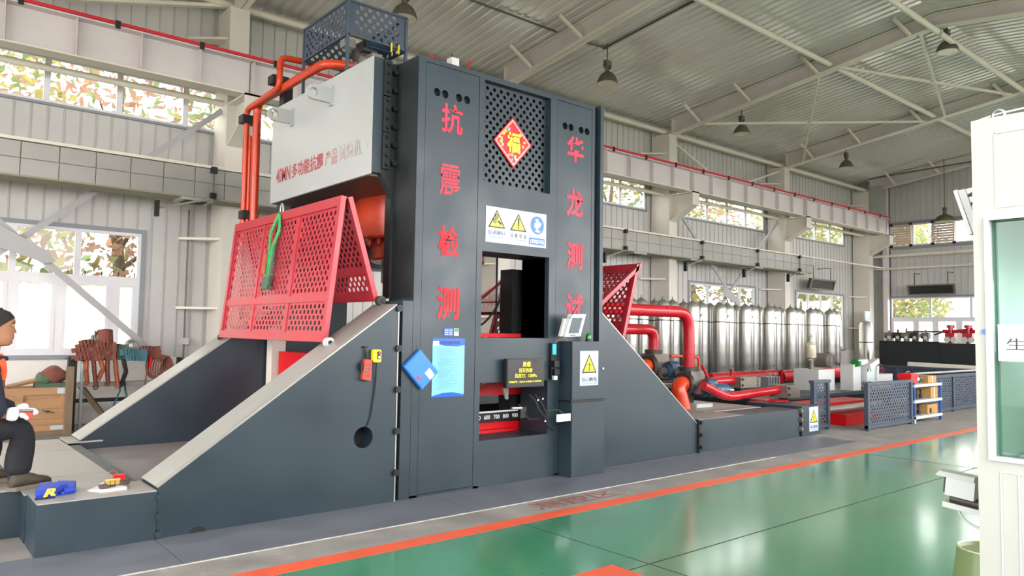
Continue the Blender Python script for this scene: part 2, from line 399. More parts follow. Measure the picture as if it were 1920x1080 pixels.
# sides out of view
w = MB(); w.box(XL-.1, XL, YN, 1.3, 0, 7.5); w.box(XL-.1, XL, 9.3, YW, 0, 7); w.box(XL-.1, XL, 1.3, 9.3, 5.2, 7.5); struct(w.build('wall_left', 'wall_panel'))
w = MB(); w.box(XL, XE, YN-.1, YN, 0, 1.2); w.box(XL, XE, YN-.1, YN, 4.8, 7); struct(w.build('wall_front', 'wall_panel'))
# roof: corrugated liner sheets, ribs run up the slope
def roof(y0, y1, name):
    mb = MB(); p = .2; n = int((XE-XL)/p)
    prof = []
    for i in range(n+1): x = XL+i*p; prof += [(x, 0), (x+.11, 0), (x+.13, .02), (x+.18, .02)]
    prof = [q for q in prof if q[0] <= XE]+[(XE+.1, 0)]
    vs = []
    for x, d in prof: vs += [(x, y0, zroof(y0)+d), (x, y1, zroof(y1)+d)]
    mb.add(vs, [(2*i, 2*i+1, 2*i+3, 2*i+2) for i in range(len(prof)-1)])
    mb.hull([(XL, y0, zroof(y0)+.1), (XE, y0, zroof(y0)+.1), (XE, y1, zroof(y1)+.1), (XL, y1, zroof(y1)+.1), (XL, y0, zroof(y0)+.2), (XE, y0, zroof(y0)+.2), (XE, y1, zroof(y1)+.2), (XL, y1, zroof(y1)+.2)])
    return mb.build(name, 'ceiling_sheet', None)
struct(roof(RID, YW+.1, 'ceiling')); struct(roof(YN-.1, RID, 'ceiling'))
b = MB(); b.box(XL, XE, YW-.14, YW-.02, 6.5, 6.62); struct(b.build('trim_1', 'frame_paint'))

# windows
WN = [0]
def window(a, b, z0, z1, mull, trans=None, axis='y', pos=YW, kinds=None, low=None, frosted_low=True, trim=.06, tk='window_trim'):
    """a..b along the wall, mull: positions of mullions, trans: transom height, low: mullions under the transom"""
    WN[0] += 1
    def B(mb, p0, p1, q0, q1, s0, s1):
        return mb.box(p0, p1, q0, q1, s0, s1) if axis == 'y' else mb.box(q0, q1, p0, p1, s0, s1)
    o = MB(); t = trim
    B(o, a-t, b+t, pos-.03, pos+.02, z1, z1+t); B(o, a-t, b+t, pos-.05, pos+.02, z0-t, z0); B(o, a-t, a, pos-.03, pos+.02, z0, z1); B(o, b, b+t, pos-.03, pos+.02, z0, z1)
    root = struct(o.build('window_%d' % WN[0], tk))
    f = MB(); fw = .045; B(f, a, b, pos-.012, pos+.04, z1-fw, z1); B(f, a, b, pos-.012, pos+.04, z0, z0+fw); B(f, a, a+fw, pos-.012, pos+.04, z0+fw, z1-fw); B(f, b-fw, b, pos-.012, pos+.04, z0+fw, z1-fw)
    f.build('window_frame', 'pvc_white', root)
    def cells(ms, q0, q1, gm):
        xs = [a+fw]+list(ms)+[b-fw]
        for x in ms: B(MB(), x-.04, x+.04, pos-.012, pos+.04, q0, q1).build('mullion', 'pvc_white', root)
        for i, (x0, x1) in enumerate(zip(xs, xs[1:])):
            l = x0+(.04 if i else 0); r = x1-(.04 if i < len(xs)-2 else 0)
            B(MB(), l, r, pos+.008, pos+.014, q0, q1).build('pane', gm, root)
            if gm == 'frosted_glass':
                s = MB()
                for (u0, u1, v0, v1) in ((l, r, q0, q0+.05), (l, r, q1-.05, q1), (l, l+.05, q0+.05, q1-.05), (r-.05, r, q0+.05, q1-.05)): B(s, u0, u1, pos-.018, pos+.03, v0, v1)
                s.build('sash', 'pvc_white', root)
    if trans:
        B(MB(), a+fw, b-fw, pos-.014, pos+.04, trans-.045, trans+.045).build('transom', 'pvc_white', root)
        cells(mull, trans+.045, z1-fw, 'clear_glass'); cells(low or mull, z0+fw, trans-.045, 'frosted_glass' if frosted_low else 'clear_glass')
    else: cells(mull, z0+fw, z1-fw, 'clear_glass')
    return root
for a, b in U_WIN:
    n = max(1, round((b-a)/.92)); n = {1: 5, 0: 3}.get(U_WIN.index((a, b)), n)
    ms = [1.575, 2.49, 3.42, .66, -.26] if (a, b) == U_WIN[1] else [a+(b-a)*k/n for k in range(1, n)]
    window(a, b, *UZ, sorted(ms), trim=.035)
window(*L_WIN[0], *LZ, [-.05, .62, 1.28, 2.05], 2.06, low=[-.45, .1, .75, 1.28, 1.84, 2.52])
window(*L_WIN[1], *LZ, [17.1, 17.9, 18.65], 2.06)
window(*L_WIN[2], *LZ, [22.5, 23.3, 24.05], 2.06)
window(4.0, 11.0, 4.46, 5.2, [9.0, 9.64, 10.27, 7.8, 6.9, 6.0, 5.0][::-1], axis='x', pos=XE, trim=.1)
window(5.0, 11.0, .97, 2.72, [6.2, 7.4, 8.55, 9.75], 2.02, axis='x', pos=XE, low=[5.9, 7.2, 8.1, 8.9, 9.6, 10.2])

# outside world: ground and trees behind the windows
struct(MB().box(-60, 110, -40, 90, -.5, -.32).build('ground', 'ground_outside'))
def tree(x, y, h, lm, label):
    t = thing('tree', label, 'tree', (x, y, -.3), 'trees outside behind the back wall')
    rnd = random.Random(int(x*13+y*7)); tr = MB()
    tr.tube([(x, y, -.3), (x+.1, y, h*.3), (x-.1, y+.1, h*.6), (x, y, h*.85)], [.16, .13, .09, .04], 8)
    for k in range(7):
        a = rnd.uniform(0, 6.28); z = h*rnd.uniform(.3, .7); tr.tube([(x, y, z), (x+cos(a)*.8, y+sin(a)*.8, z+.6), (x+cos(a)*1.5, y+sin(a)*1.5, z+1.0)], [.06, .04, .015], 5)
    tr.build('trunk', 'bark', t)
    lf = MB()
    for k in range(2600):
        a = rnd.uniform(0, 6.28); rr = 2.1*math.sqrt(rnd.random()); z = h*.18+h*.85*rnd.random()
        rr *= .5+.9*sin(pi*min(1, max(0, (z-h*.1)/(h))))
        c = V((x+cos(a)*rr, y+sin(a)*rr*.8, z)); s = rnd.uniform(.06, .17)
        u = V((rnd.gauss(0, 1), rnd.gauss(0, 1), rnd.gauss(0, 1))).normalized(); w_ = u.orthogonal().normalized()
        lf.k = 0 if rnd.random() < .7 else 1
        lf.add([c-u*s, c+w_*s*.6, c+u*s, c-w_*s*.6], [(0, 1, 2, 3)])
    q = lf.build('foliage', lm, t); q['kind'] = 'stuff'
kinds = [(['leaf_green', 'leaf_yellow'], 'pale green leafy tree seen through the windows of the back wall'), (['leaf_rust', 'leaf_green'], 'rust-tinged autumn tree seen through the windows of the back wall'), (['leaf_yellow', 'leaf_green'], 'yellow-green tree seen through the windows of the back wall')]
for i in range(15):
    x = -3+i*3.3; k = kinds[(i*2) % 3]; tree(x, 15.2+(i % 3)*.9, 6.3+(i % 4)*.6, *k)
f = thing('iron_fence', 'thin dark railing fence outside behind the left window', 'fence', (0, 14, 0))
for zz in (1.55, 2.1): MB().box(-6, 40, 13.98, 14.02, zz, zz+.03).build('rail', 'black', f)
q = MB()
for k in range(150): q.box(-6+k*.25, -5.98+k*.25, 13.99, 14.01, -.3, 2.3)
q.build('pickets', 'black', f)['kind'] = 'stuff'

# ================================================================== STEEL FRAME
COLX = [-1.4, 4.0, 9.4, 14.8, 20.2, 25.65]
CN = ['left end of the hall behind the seated worker', 'behind the orange vertical pipes of the machine', 'behind the portal opening of the dark testing machine', 'right of the testing machine behind the first tanks', 'between the two right-hand lower windows', 'in the far corner beside the end wall']
for x, nm in zip(COLX, CN):
    c = thing('steel_column', 'pale painted steel column %s' % nm, 'column', (x, 11.65, 0), 'columns along the back wall')
    h = MB(); h.box(x-.15, x+.15, 11.40, 11.42, 0, 6.36); h.box(x-.15, x+.15, 11.94, 11.96, 0, 6.5); h.box(x-.01, x+.01, 11.42, 11.94, 0, 6.45)
    h.box(x-.148, x-.135, 11.42, 11.94, 0, 6.36); h.build('shaft', 'frame_paint', c)
    # crane bracket
    k = MB(); k.prism([(11.40, 4.70), (11.40, 4.18), (10.75, 4.52), (10.75, 4.80), (11.40, 4.80)], 'x', x-.012, x+.012)
    k.hull([(x-.13, 11.40, 4.80), (x+.13, 11.40, 4.80), (x+.13, 10.72, 4.80), (x-.13, 10.72, 4.80), (x-.13, 11.40, 4.83), (x+.13, 11.40, 4.83), (x+.13, 10.72, 4.83), (x-.13, 10.72, 4.83)])
    k.hull([(x-.13, 11.40, 4.16), (x+.13, 11.40, 4.16), (x+.13, 10.75, 4.50), (x-.13, 10.75, 4.50), (x-.13, 11.40, 4.18), (x+.13, 11.40, 4.18), (x+.13, 10.75, 4.52), (x-.13, 10.75, 4.52)])
    k.box(x-.13, x+.13, 10.72, 10.75, 4.50, 4.83); k.build('crane_bracket', 'frame_paint', c)
    for z in (1.66, 2.72, 5.85):
        MB().prism([(x-.15, 11.5), (x-.15, 11.85), (x-.62, 11.97), (x-.62, 11.90)], 'z', z, z+.035).build('girt_stub', 'flange_paint', c)
def gable(y): return 6.40+(11.0-y)*.142 if y >= RID else 7.21-(RID-y)*.142
for x, nm in zip(COLX, ['nearest the camera at the top left', 'running up beside the cage of the machine', 'above the left half of the perforated panel', 'crossing the middle of the ceiling', 'second farthest, above the right tanks', 'farthest, against the end wall']):
    r = thing('roof_rafter', 'pale tapered steel roof rafter %s' % nm, 'rafter', (x, RID, 6.4), 'roof rafters')
    for (y0, y1) in ((11.45, RID), (RID, YN)):
        g0, g1 = gable(y0), gable(y1)
        MB().prism([(y0, g0), (y1, g1), (y1, zroof(y1)-.01), (y0, zroof(y0)-.01)], 'x', x-.008, x+.008).build('web', 'crane_paint', r)
        f = MB(); f.hull([(x-.1, y0, g0), (x+.1, y0, g0), (x+.1, y1, g1), (x-.1, y1, g1), (x-.1, y0, g0+.018), (x+.1, y0, g0+.018), (x+.1, y1, g1+.018), (x-.1, y1, g1+.018)])
        f.hull([(x-.1, y0, zroof(y0)-.03), (x+.1, y0, zroof(y0)-.03), (x+.1, y1, zroof(y1)-.03), (x-.1, y1, zroof(y1)-.03), (x-.1, y0, zroof(y0)-.012), (x+.1, y0, zroof(y0)-.012), (x+.1, y1, zroof(y1)-.012), (x-.1, y1, zroof(y1)-.012)])
        f.build('flange', 'flange_paint', r)
    for y in (10.55, 9.2, 7.6, 5.75):
        MB().bar((x-.1, y, gable(y)+.02), (x-.55, y+.12, zroof(y)-.02), .05, .05).build('knee_brace', 'flange_paint', r)
    MB().box(x-.1, x+.1, 11.36, 11.38, 6.36, 6.72).build('end_plate', 'flange_paint', r)
# struts between rafters
for y, z, nm in ((11.55, 6.42, 'eaves'), (7.33, 7.02, 'mid slope'), (5.3, 7.12, 'ridge'), (2.6, 6.8, 'camera side')):
    for i in range(5):
        a, b_ = COLX[i], COLX[i+1]
        tag(MB().cyl((a+.1, y, z), (b_-.02, y, z), .055, 10).build('roof_strut', 'flange_paint', None, True), 'round pale %s strut tube between the %s and %s roof rafters from the left' % (nm, ['first', 'second', 'third', 'fourth', 'fifth'][i], ['second', 'third', 'fourth', 'fifth', 'sixth'][i]), 'strut', 'roof struts')
def rod(a, b_, label, w=.05): tag(MB().bar(a, b_, w, .05).build('brace_rod', 'flange_paint'), label, 'brace', 'roof cross braces')
A, B2 = 14.8, 20.2
rod((A, 5.6, 7.15), (B2, 7.1, 6.98), 'roof cross brace running from the ridge down the slope to the right lamp'); rod((A, 7.2, 6.95), (B2, 5.6, 7.17), 'roof cross brace rising towards the far ridge behind the upper right lamp')
rod((A, 7.6, 6.9), (B2, 10.9, 6.45), 'roof cross brace dropping steeply to the eaves left of centre'); rod((A, 10.7, 6.48), (B2, 7.5, 6.93), 'long near-level roof cross brace above the second row of tanks')
def xbrace(x0, x1, z0, z1, y, lab):
    t = thing('cross_brace', lab, 'brace', (x0, y, z0), 'wall cross braces')
    a, b_ = V((x0, y, z0)), V((x1, y, z1)); c, d = V((x0, y-.06, z1)), V((x1, y-.06, z0))
    MB().bar(a, b_, .03, .085, Z_).build('diagonal', 'brace_grey', t); MB().bar(c, d, .03, .085, Z_).build('diagonal', 'brace_grey', t)
    m_ = (a+b_)/2; MB().prism([(m_.x-.42, m_.z+.12), (m_.x-.3, m_.z+.2), (m_.x+.3, m_.z-.12), (m_.x+.42, m_.z-.26), (m_.x+.3, m_.z-.3), (m_.x-.3, m_.z-.1)], 'y', y-.12, y-.10).build('gusset_plate', 'brace_grey', t)
xbrace(-1.25, 3.85, .25, 4.75, 11.62, 'pale crossed steel braces in front of the big left window')
xbrace(14.95, 20.05, .25, 4.75, 11.62, 'pale crossed steel braces in front of the window behind the tanks')
rod((14.95, 11.6, 6.25), (17.4, 11.6, 5.42), 'pale wall brace sloping down from the first right-hand column top to the crane beam', .09)
rod((17.6, 11.6, 5.42), (20.05, 11.6, 6.25), 'pale wall brace rising to the second right-hand column top', .09)
rod(atY(120, -2, 11.6), atY(425, 12, 11.6), 'pale near-level wall brace at the very top left above the crane beam', .1)
for i in range(5):
    tag(MB().cyl((COLX[i]+.15, 11.62, 4.86), (COLX[i+1]-.15, 11.62, 4.86), .05, 10).build('wall_strut', 'flange_paint', None, True), 'round pale tube across the upper windows, wall bay %s from the left' % ['one', 'two', 'three', 'four', 'five'][i], 'strut', 'wall struts')
# crane runway beam
for i in range(5):
    a, b_ = COLX[i], COLX[i+1]
    t = thing('crane_beam', 'pale crane runway beam with red rail on top, %s' % ['at the upper left over the window', 'passing behind the testing machine', 'emerging right of the testing machine', 'over the middle right windows', 'ending near the end wall'][i], 'crane beam', (a, 10.9, 4.83), 'crane runway beams')
    MB().box(a+.01, b_-.01, 10.892, 10.908, 4.85, 5.34).build('web', 'crane_paint', t)
    MB().box(a+.005, b_-.005, 10.77, 11.03, 4.83, 4.85).build('bottom_flange', 'flange_paint', t)
    MB().box(a+.005, b_-.005, 10.75, 11.05, 5.34, 5.36).build('top_flange', 'crane_paint', t)
    MB().box(a, b_, 10.74, 10.79, 5.365, 5.41).build('conductor_rail', 'rail_red', t, label='red conductor rail')
    MB().box(a, b_, 10.88, 10.92, 5.36, 5.44).build('rail', 'casting_dark', t)
    n = 7
    for k in range(n):
        x = a+(b_-a)*(k+.0)/n+.02; MB().box(x, x+.012, 10.79, 10.892, 4.85, 5.34).build('stiffener', 'crane_paint', t)
    for k in range(5): MB().box(a+.3+k*1.08, a+.36+k*1.08, 10.73, 10.76, 5.32, 5.42).build('rail_clip', 'black', t)
# end wall tubes and beams
for z, r_, nm in ((4.13, .05, 'upper'), (3.70, .035, 'lower')):
    tag(MB().cyl((25.9, 11.5, z), (25.9, -1, z), r_, 10).build('wall_tube', 'flange_paint', None, True), '%s of the two pale tubes across the end wall under the louvres' % nm, 'tube', 'end wall tubes')
tag(MB().box(25.95, 26.1, 11.0, 11.15, 0, 6.6).build('steel_post', 'crane_paint'), 'grey steel post in the corner at the left edge of the end wall', 'post')
tag(MB().box(25.5, 25.53, 10.95, 11.35, 5.36, 6.5).build('screen_board', 'booth_white'), 'tall white panel standing on the far end of the crane beam', 'panel')

# air duct along the back wall, in square foil sections
t = thing('air_duct', 'long grey square ventilation duct hung along the back wall', 'duct', (0, 11.2, 3.24))
x = -3.0; core = MB().box(-3, 20.95, 11.02, 11.4, 3.26, 3.68); core.build('duct_core', 'duct_dark', t)
k = 0
while x < 20.7:
    x1 = min(x+.42, 20.95)
    if not (5.2 < x < 9.0):
        MB().box(x+.006, x1-.006, 11.0, 11.03, 3.26, 3.465).build('foil_panel', 'duct_foil', t); MB().box(x+.006, x1-.006, 11.0, 11.03, 3.477, 3.68).build('foil_panel', 'duct_foil', t)
    x = x1
MB().box(-3, XE-.5, 10.97, 11.06, 3.69, 3.73).build('duct_hanger_rail', 'flange_paint', t)
MB().box(-3, 20.95, 11.0, 11.42, 3.235, 3.26).build('duct_underside', 'duct_dark', t)
for x in (3.35, 10.6, 13.1, 15.2, 18.0, 20.4):
    g = thing('air_vent', 'square ceiling-type air grille under the duct, %s' % {3.35: 'left of the orange pipes', 10.6: 'above the right red guard', 13.1: 'left of the first right-hand column', 15.2: 'just right of the first right-hand column', 18.0: 'above the crossed braces by the tanks', 20.4: 'at the far end of the duct'}[x], 'vent', (x, 11.2, 3.2), 'air grilles under the duct')
    MB().box(x-.22, x+.22, 11.0, 11.4, 3.20, 3.234).build('grille_frame', 'booth_white', g)
    s = MB()
    for q in range(6): s.box(x-.15, x+.15, 11.05+q*.05, 11.075+q*.05, 3.188, 3.20)
    s.build('grille_slats', 'casting_dark', g)
for x in (3.55, 12.55, 15.4, 17.9, 20.1):
    g = thing('duct_clamp', 'black cable clamp arm on the duct %s' % {3.55: 'near the orange pipes', 12.55: 'above the tanks, leftmost right of the machine', 15.4: 'above the tanks, second right of the machine', 17.9: 'above the tanks, third right of the machine', 20.1: 'nearest the far end'}[x], 'clamp', (x, 10.98, 3.5), 'duct clamps')
    for z in (3.62, 3.24): MB().box(x-.04, x+.04, 10.93, 11.0, z, z+.09).build('clamp_block', 'black', g)
    MB().cyl((x, 10.96, 3.25), (x, 10.96, 3.66), .012, 6).build('tie_rod', 'conduit', g)
    MB().bar((x, 10.96, 3.25), (x-.75, 10.9, 3.02), .03, .03).build('arm', 'sling_grey', g)
    MB().box(x-.79, x-.74, 10.86, 10.94, 2.9, 3.12).build('arm_end', 'black', g)

# high bay lamps
def lamp(x, y, z0, ztop, label, R=.2):
    l = thing('high_bay_lamp', label, 'lamp', (x, y, z0), 'high bay lamps')
    pr = [(R, 0), (R*1.0, .01), (R*.93, .07), (R*.72, .15), (R*.4, .205), (R*.22, .22), (R*.2, .27)]
    MB().lathe(pr, (x, y, z0), n=24).build('shade', 'lamp_shell', l, True)
    MB().lathe([(R*.94, -.004), (R*.9, .004), (R*.3, .006)], (x, y, z0-.002), n=24).build('reflector', 'lamp_inside', l, True)
    b = MB(); b.cyl((x, y, z0+.22), (x, y, z0+.36), .035, 10); b.box(x-.075, x+.075, y-.04, y+.04, z0+.34, z0+.44); b.box(x-.075, x-.05, y-.03, y+.03, z0+.28, z0+.36); b.box(x+.05, x+.075, y-.03, y+.03, z0+.28, z0+.36); b.build('ballast', 'lamp_shell', l)
    MB().cyl((x, y, z0+.44), (x, y, ztop), .011, 6).build('stem', 'conduit', l)
lamp(10.42, 9.6, 6.2, zroof(9.6), 'hanging bell-shaped high bay lamp just right of the testing machine')
lamp(15.87, 10.15, 6.33, zroof(10.15), 'hanging bell-shaped high bay lamp above the first right-hand column', .2)
lamp(21.3, 10.15, 6.33, zroof(10.15), 'small distant high bay lamp above the far end of the crane beam', .2)
lamp(15.6, 5.42, 6.98, zroof(5.42), 'bell-shaped high bay lamp under the ridge at the upper right', .2)
lamp(25.3, 8.95, 5.05, zroof(8.95), 'high bay lamp on a long stem before the louvred end window', .3)
lamp(5.9, 9.68, 6.2, zroof(9.68), 'high bay lamp behind the perforated cage on the machine', .2)
tag(MB().tube([(10.46, 9.75, zroof(9.75)-.03), (10.46, 5.3, zroof(5.3)-.03)], .02, 6).build('conduit_line', 'conduit'), 'grey conduit on the ceiling feeding the lamp right of the machine', 'conduit')
q = MB(); q.tube([(9.9, 9.75, zroof(9.75)-.03), (10.5, 9.7, zroof(9.7)-.03)], .02, 6); tag(q.build('conduit_line', 'conduit'), 'short conduit stub on the ceiling above the hanging lamp', 'conduit')
q = MB(); q.tube([(5.2, 9.75, zroof(9.75)-.04), (9.2, 9.75, zroof(9.75)-.04)], .02, 6); tag(q.build('conduit_line', 'conduit'), 'grey conduit on the ceiling left of the nearest rafter', 'conduit')
tag(MB().tube([(25.3, 11.3, zroof(11.3)-.04), (25.3, 3, zroof(3)*1-.25)], .02, 6).build('conduit_line', 'conduit'), 'dark conduit on the ceiling along the farthest rafter', 'conduit')

# end wall louvres and heater
for i, (y0, y1) in enumerate(((10.3, 10.93), (8.98, 9.62))):
    l = thing('louvre_shutter', 'square pinkish louvre shutter, the %s one in the high end window' % ['left', 'right'][i], 'louvre', (XE-.05, y0, 4.47), 'louvre shutters')
    f = MB(); f.box(XE-.07, XE-.03, y0, y1, 4.47, 4.50); f.box(XE-.07, XE-.03, y0, y1, 5.16, 5.19); f.box(XE-.07, XE-.03, y0, y0+.03, 4.5, 5.16); f.box(XE-.07, XE-.03, y1-.03, y1, 4.5, 5.16); f.build('shutter_frame', 'louver_pink', l)
    for (yy, zz) in ((y0, 4.46), (y1, 4.46), (y0, 5.19), (y1, 5.19)): MB().box(XE-.09, XE-.07, yy-.05, yy+.05, zz-.03, zz+.05).build('corner_bracket', 'black', l)
    for k in range(8): z = 4.505+k*.082; MB().hull([(XE-.075, y0+.03, z), (XE-.075, y1-.03, z), (XE-.035, y1-.03, z+.05), (XE-.035, y0+.03, z+.05), (XE-.07, y0+.03, z+.078), (XE-.07, y1-.03, z+.078), (XE-.03, y1-.03, z+.08), (XE-.03, y0+.03, z+.08)]).build('slat', 'louver_pink', l)
def heater(c, along, L_, label, tilt=.25):
    h = thing('radiant_heater', label, 'heater', c, 'radiant heaters'); c = V(c); u = V(along).normalized(); n_ = V((u.y, -u.x, 0)); 
    if n_.dot(V(c)-CAM) > 0: n_ = -n_
    d = (n_*cos(tilt)-Z_*sin(tilt)).normalized(); s = u.cross(d)
    def bx(mb, a0, a1, b0, b1, d0, d1):
        P = lambda a, b_, e: c+u*a+s*b_+d*e
        return mb.hull([P(a0, b0, d0), P(a1, b0, d0), P(a1, b1, d0), P(a0, b1, d0), P(a0, b0, d1), P(a1, b0, d1), P(a1, b1, d1), P(a0, b1, d1)])
    bx(MB(), -L_/2, L_/2, -.15, .15, -.08, 0).build('housing', 'casting_dark', h)
    f = MB(); bx(f, -L_/2-.02, L_/2+.02, -.17, -.13, 0, .03); bx(f, -L_/2-.02, L_/2+.02, .13, .17, 0, .03); bx(f, -L_/2-.02, -L_/2+.04, -.13, .13, 0, .03); bx(f, L_/2-.04, L_/2+.02, -.13, .13, 0, .03); f.build('rim', 'casting_grey', h)
    for k in range(3): b_ = -.08+k*.08; bx(MB(), -L_/2+.05, L_/2-.05, b_-.02, b_+.02, .005, .02).build('heating_element', 'black', h)
    for e in (-L_*.36, L_*.36): p = c+u*e; MB().tube([p+Z_*.05, p+Z_*.55, p+Z_*.55-n_*.47], .012, 6).build('hanger', 'black', h)
heater((25.75, 9.56, 2.95), (0, 1, 0), 1.4, 'long dark radiant heater hung above the low end-wall window')
heater((22.55, 11.55, 3.02), (1, 0, 0), 1.5, 'dark radiant heater tilted on the back wall above the far window')
tag(MB().hull([(25.15, 11.3, 0), (25.5, 11.3, 0), (25.5, 11.25, 0), (25.15, 11.25, 0), (25.0, 11.39, 2.25), (25.4, 11.39, 2.25), (25.4, 11.34, 2.25), (25.0, 11.34, 2.25)]).build('leaning_board', 'shelf_grey'), 'long pale blue-grey board leaning on the corner column', 'board')
t = thing('wall_conduit', 'grey conduit with a small white junction box on the back wall', 'conduit', (3.3, 11.96, 1))
MB().cyl((3.52, 11.95, 3.2), (3.52, 11.95, .6), .012, 6).build('pipe', 'conduit', t); MB().box(3.46, 3.58, 11.90, 11.97, 1.12, 1.22).build('junction_box', 'plastic_white', t)
# ================================================================== TESTING MACHINE
tm = thing('testing_machine', 'huge dark blue-grey steel press frame with red lettering and sloping side wings', 'machine', (4.5, 6.77, 0))
Y0, Y1 = 5.30, 5.70
def portal(ya, yb, front):
    b = MB(); g = .05 if front else 0
    for (x0, x1, z0, z1) in ((3.39, 4.11, 0, 3.755), (4.94, 5.57, 0, 3.755), (4.11, 4.94, 0, .415), (4.11, 4.94, .93, 1.335), (4.11, 4.94, 2.123, 2.75), (4.11, 4.94, 3.705, 3.755)): b.box(x0, x1, ya+g, yb, z0, z1)
    if front:
        b.box(4.11, 4.94, 5.55, 5.6, 2.75, 3.705)
        for (x0, x1, z0, z1) in ((3.39, 3.465, 0, 3.755), (4.05, 4.11, 0, 3.755), (4.94, 5.03, 0, 3.755), (5.53, 5.57, 0, 3.755), (4.11, 4.94, 0, .415), (4.11, 4.94, .93, 1.335), (4.11, 4.94, 2.123, 2.75), (4.11, 4.94, 3.705, 3.755), (3.465, 4.05, 3.715, 3.755), (5.03, 5.53, 3.715, 3.755), (3.39, 4.11, 0, .02)): b.box(x0, x1, ya, ya+g, z0, z1)
    return b.build('front_portal_frame' if front else 'rear_portal_frame', 'steel_paint', tm)
fp = portal(Y0, Y1, True); rp = portal(7.85, 8.25, False)
for (x0, x1, hs) in ((3.469, 4.046, [3.584, 3.669, 3.819, 3.908]), (5.034, 5.526, [5.139, 5.222, 5.368, 5.455])):
    MB().prism([(x0, .024), (x1, .024), (x1, 3.711), (x0, 3.711)], 'y', Y0+.002, Y0+.049, [circ(h, 3.47, .036) for h in hs]).build('pillar_cover', 'steel_paint', fp)
    k = MB(); [k.cyl((h, Y0+.049, 3.47), (h, Y0+.047, 3.47), .045, 16) for h in hs]; k.build('hole_shade_disc', 'black', fp)  # black discs put the dark depth of the holes into colour
MB().perf((4.11, 5.37, 2.75), X_, Z_, .83, .955, .083, .0455, .0195).build('perforated_panel', 'steel_paint', fp)
MB().box(4.112, 4.938, 5.40, 5.545, 2.752, 3.703).build('panel_shade_block', 'black', fp)  # black block paints the shade behind the perforated panel
e = MB(); e.box(5.57, 5.625, 5.33, 5.7, 1.31, 3.755); e.build('side_gap_plate', 'black', fp)
MB().box(5.625, 5.675, 5.27, 5.72, 1.31, 3.775).build('side_flange', 'steel_paint', fp)
MB().box(5.57, 5.675, 5.32, 5.70, 0, 1.31).build('side_flange', 'steel_paint', fp)
MB().box(3.288, 3.388, 5.302, 5.70, 0, 1.64).build('side_flange', 'steel_paint', fp)
MB().box(3.262, 3.288, 5.34, 5.70, 0, 1.60).build('joint_plate', 'steel_paint_dark', fp)
MB().box(3.386, 3.392, 5.31, 5.66, 1.67, 3.74).build('side_cover', 'steel_paint_dark', fp)
MB().box(3.36, 3.39, 5.66, 5.76, 1.67, 2.62).build('side_cover', 'steel_paint_dark', fp)
# inner black lining & ram box seen through the windows
MB().box(4.94, 4.945, 5.36, 5.70, 1.34, 2.12).build('opening_liner', 'black', fp)
MB().box(4.86, 5.5, 5.76, 5.95, .42, 2.03).build('inner_column', 'black', tm)
MB().box(5.02, 5.06, 5.745, 5.76, .42, 2.0).build('inner_rail', 'casting_dark', tm)
for q in range(9): MB().box(4.97, 4.99, 5.75, 5.76, 1.36+q*.045, 1.385+q*.045).build('vent_slot', 'casting_dark', tm)
# lettering
CH = [('抗', 3.631, 3.128, .232, .27), ('震', 3.622, 2.574, .232, .28), ('检', 3.625, 2.037, .23, .275), ('测', 3.622, 1.49, .24, .289)]
for c, x, z, w, h in CH: text(c, (x, Y0+.002, z), X_, Z_, w, h, 'letter_red' if c in '检测' else 'letter_pink', fp, lift=.003, bold=.012 if c == '震' else .026)
for c, x, z, w, h in [('华', 5.163, 3.122, .241, .266), ('龙', 5.164, 2.564, .24, .281), ('测', 5.172, 2.028, .232, .28), ('试', 5.173, 1.48, .247, .304)]: text(c, (x, Y0+.002, z), X_, Z_, w, h, 'letter_pink', fp, lift=.003, bold=.028)
# crossbeam with white end face
cb = MB().box(3.16, 5.75, 5.72, 7.83, 2.76, 3.78).build('crossbeam', 'steel_paint', tm)
MB().box(3.15, 3.16, 5.66, 7.85, 2.745, 3.785).build('end_face', 'box_white', cb, label='pale grey end face')
MB().box(3.16, 3.25, 5.655, 5.72, 2.76, 3.78).build('end_strip', 'steel_paint', cb)
MB().box(3.16, 5.5, 5.72, 7.83, 2.74, 2.76).build('underside', 'casting_grey', cb)
for z0, z1 in ((2.80, 3.12), (3.13, 3.44), (3.45, 3.77)): MB().box(3.25, 3.325, 5.63, 5.655, z0, z1).build('bolted_plate', 'steel_paint_dark', cb)
MB().prism([(3.33, 2.62), (3.385, 2.50), (3.385, 3.75), (3.27, 3.78), (3.25, 3.78), (3.25, 2.76)], 'y', 5.655, 5.72).build('flange_plate', 'steel_paint_dark', cb)
for q in range(12):
    z = 2.84+q*.0815; MB().cyl((3.287, 5.63, z), (3.287, 5.60, z), .017, 6).build('bolt', 'bolt_dark', cb)
for q in range(6):
    z = 2.86+q*.163; MB().cyl((3.36, 5.655, z), (3.36, 5.61, z), .026, 12).build('bolt', 'bolt_dark', cb)
for tx, y_, w_, m_ in (('40MN', 7.70, .36, 'letter_faded'), ('多功能抗震', 7.30, .72, 'letter_faded'), ('产品', 6.54, .25, 'letter_paler'), ('试验机', 6.26, .42, 'letter_palest')): text(tx, (3.15, y_, 2.94), -Y_, Z_, w_, .155, m_, cb, lift=.003, bold=.012)
for (ya, za) in ((7.32, 3.585), (6.42, 3.60)):
    l = MB(); r_ = .07; pl = [(0, -r_), (.2, -r_)]+[(.2+r_*sin(a), -r_*cos(a)) for a in [pi*i/8 for i in range(1, 8)]]+[(.2, r_), (0, r_)]
    l.prism([(3.15-x, za+z) for x, z in pl], 'y', ya-.02, ya+.02, [circ(3.15-.2, za, .04, 14)]); l.box(3.125, 3.15, ya-.03, ya+.03, za-.09, za+.09)
    l.build('lifting_lug', 'box_white', cb)
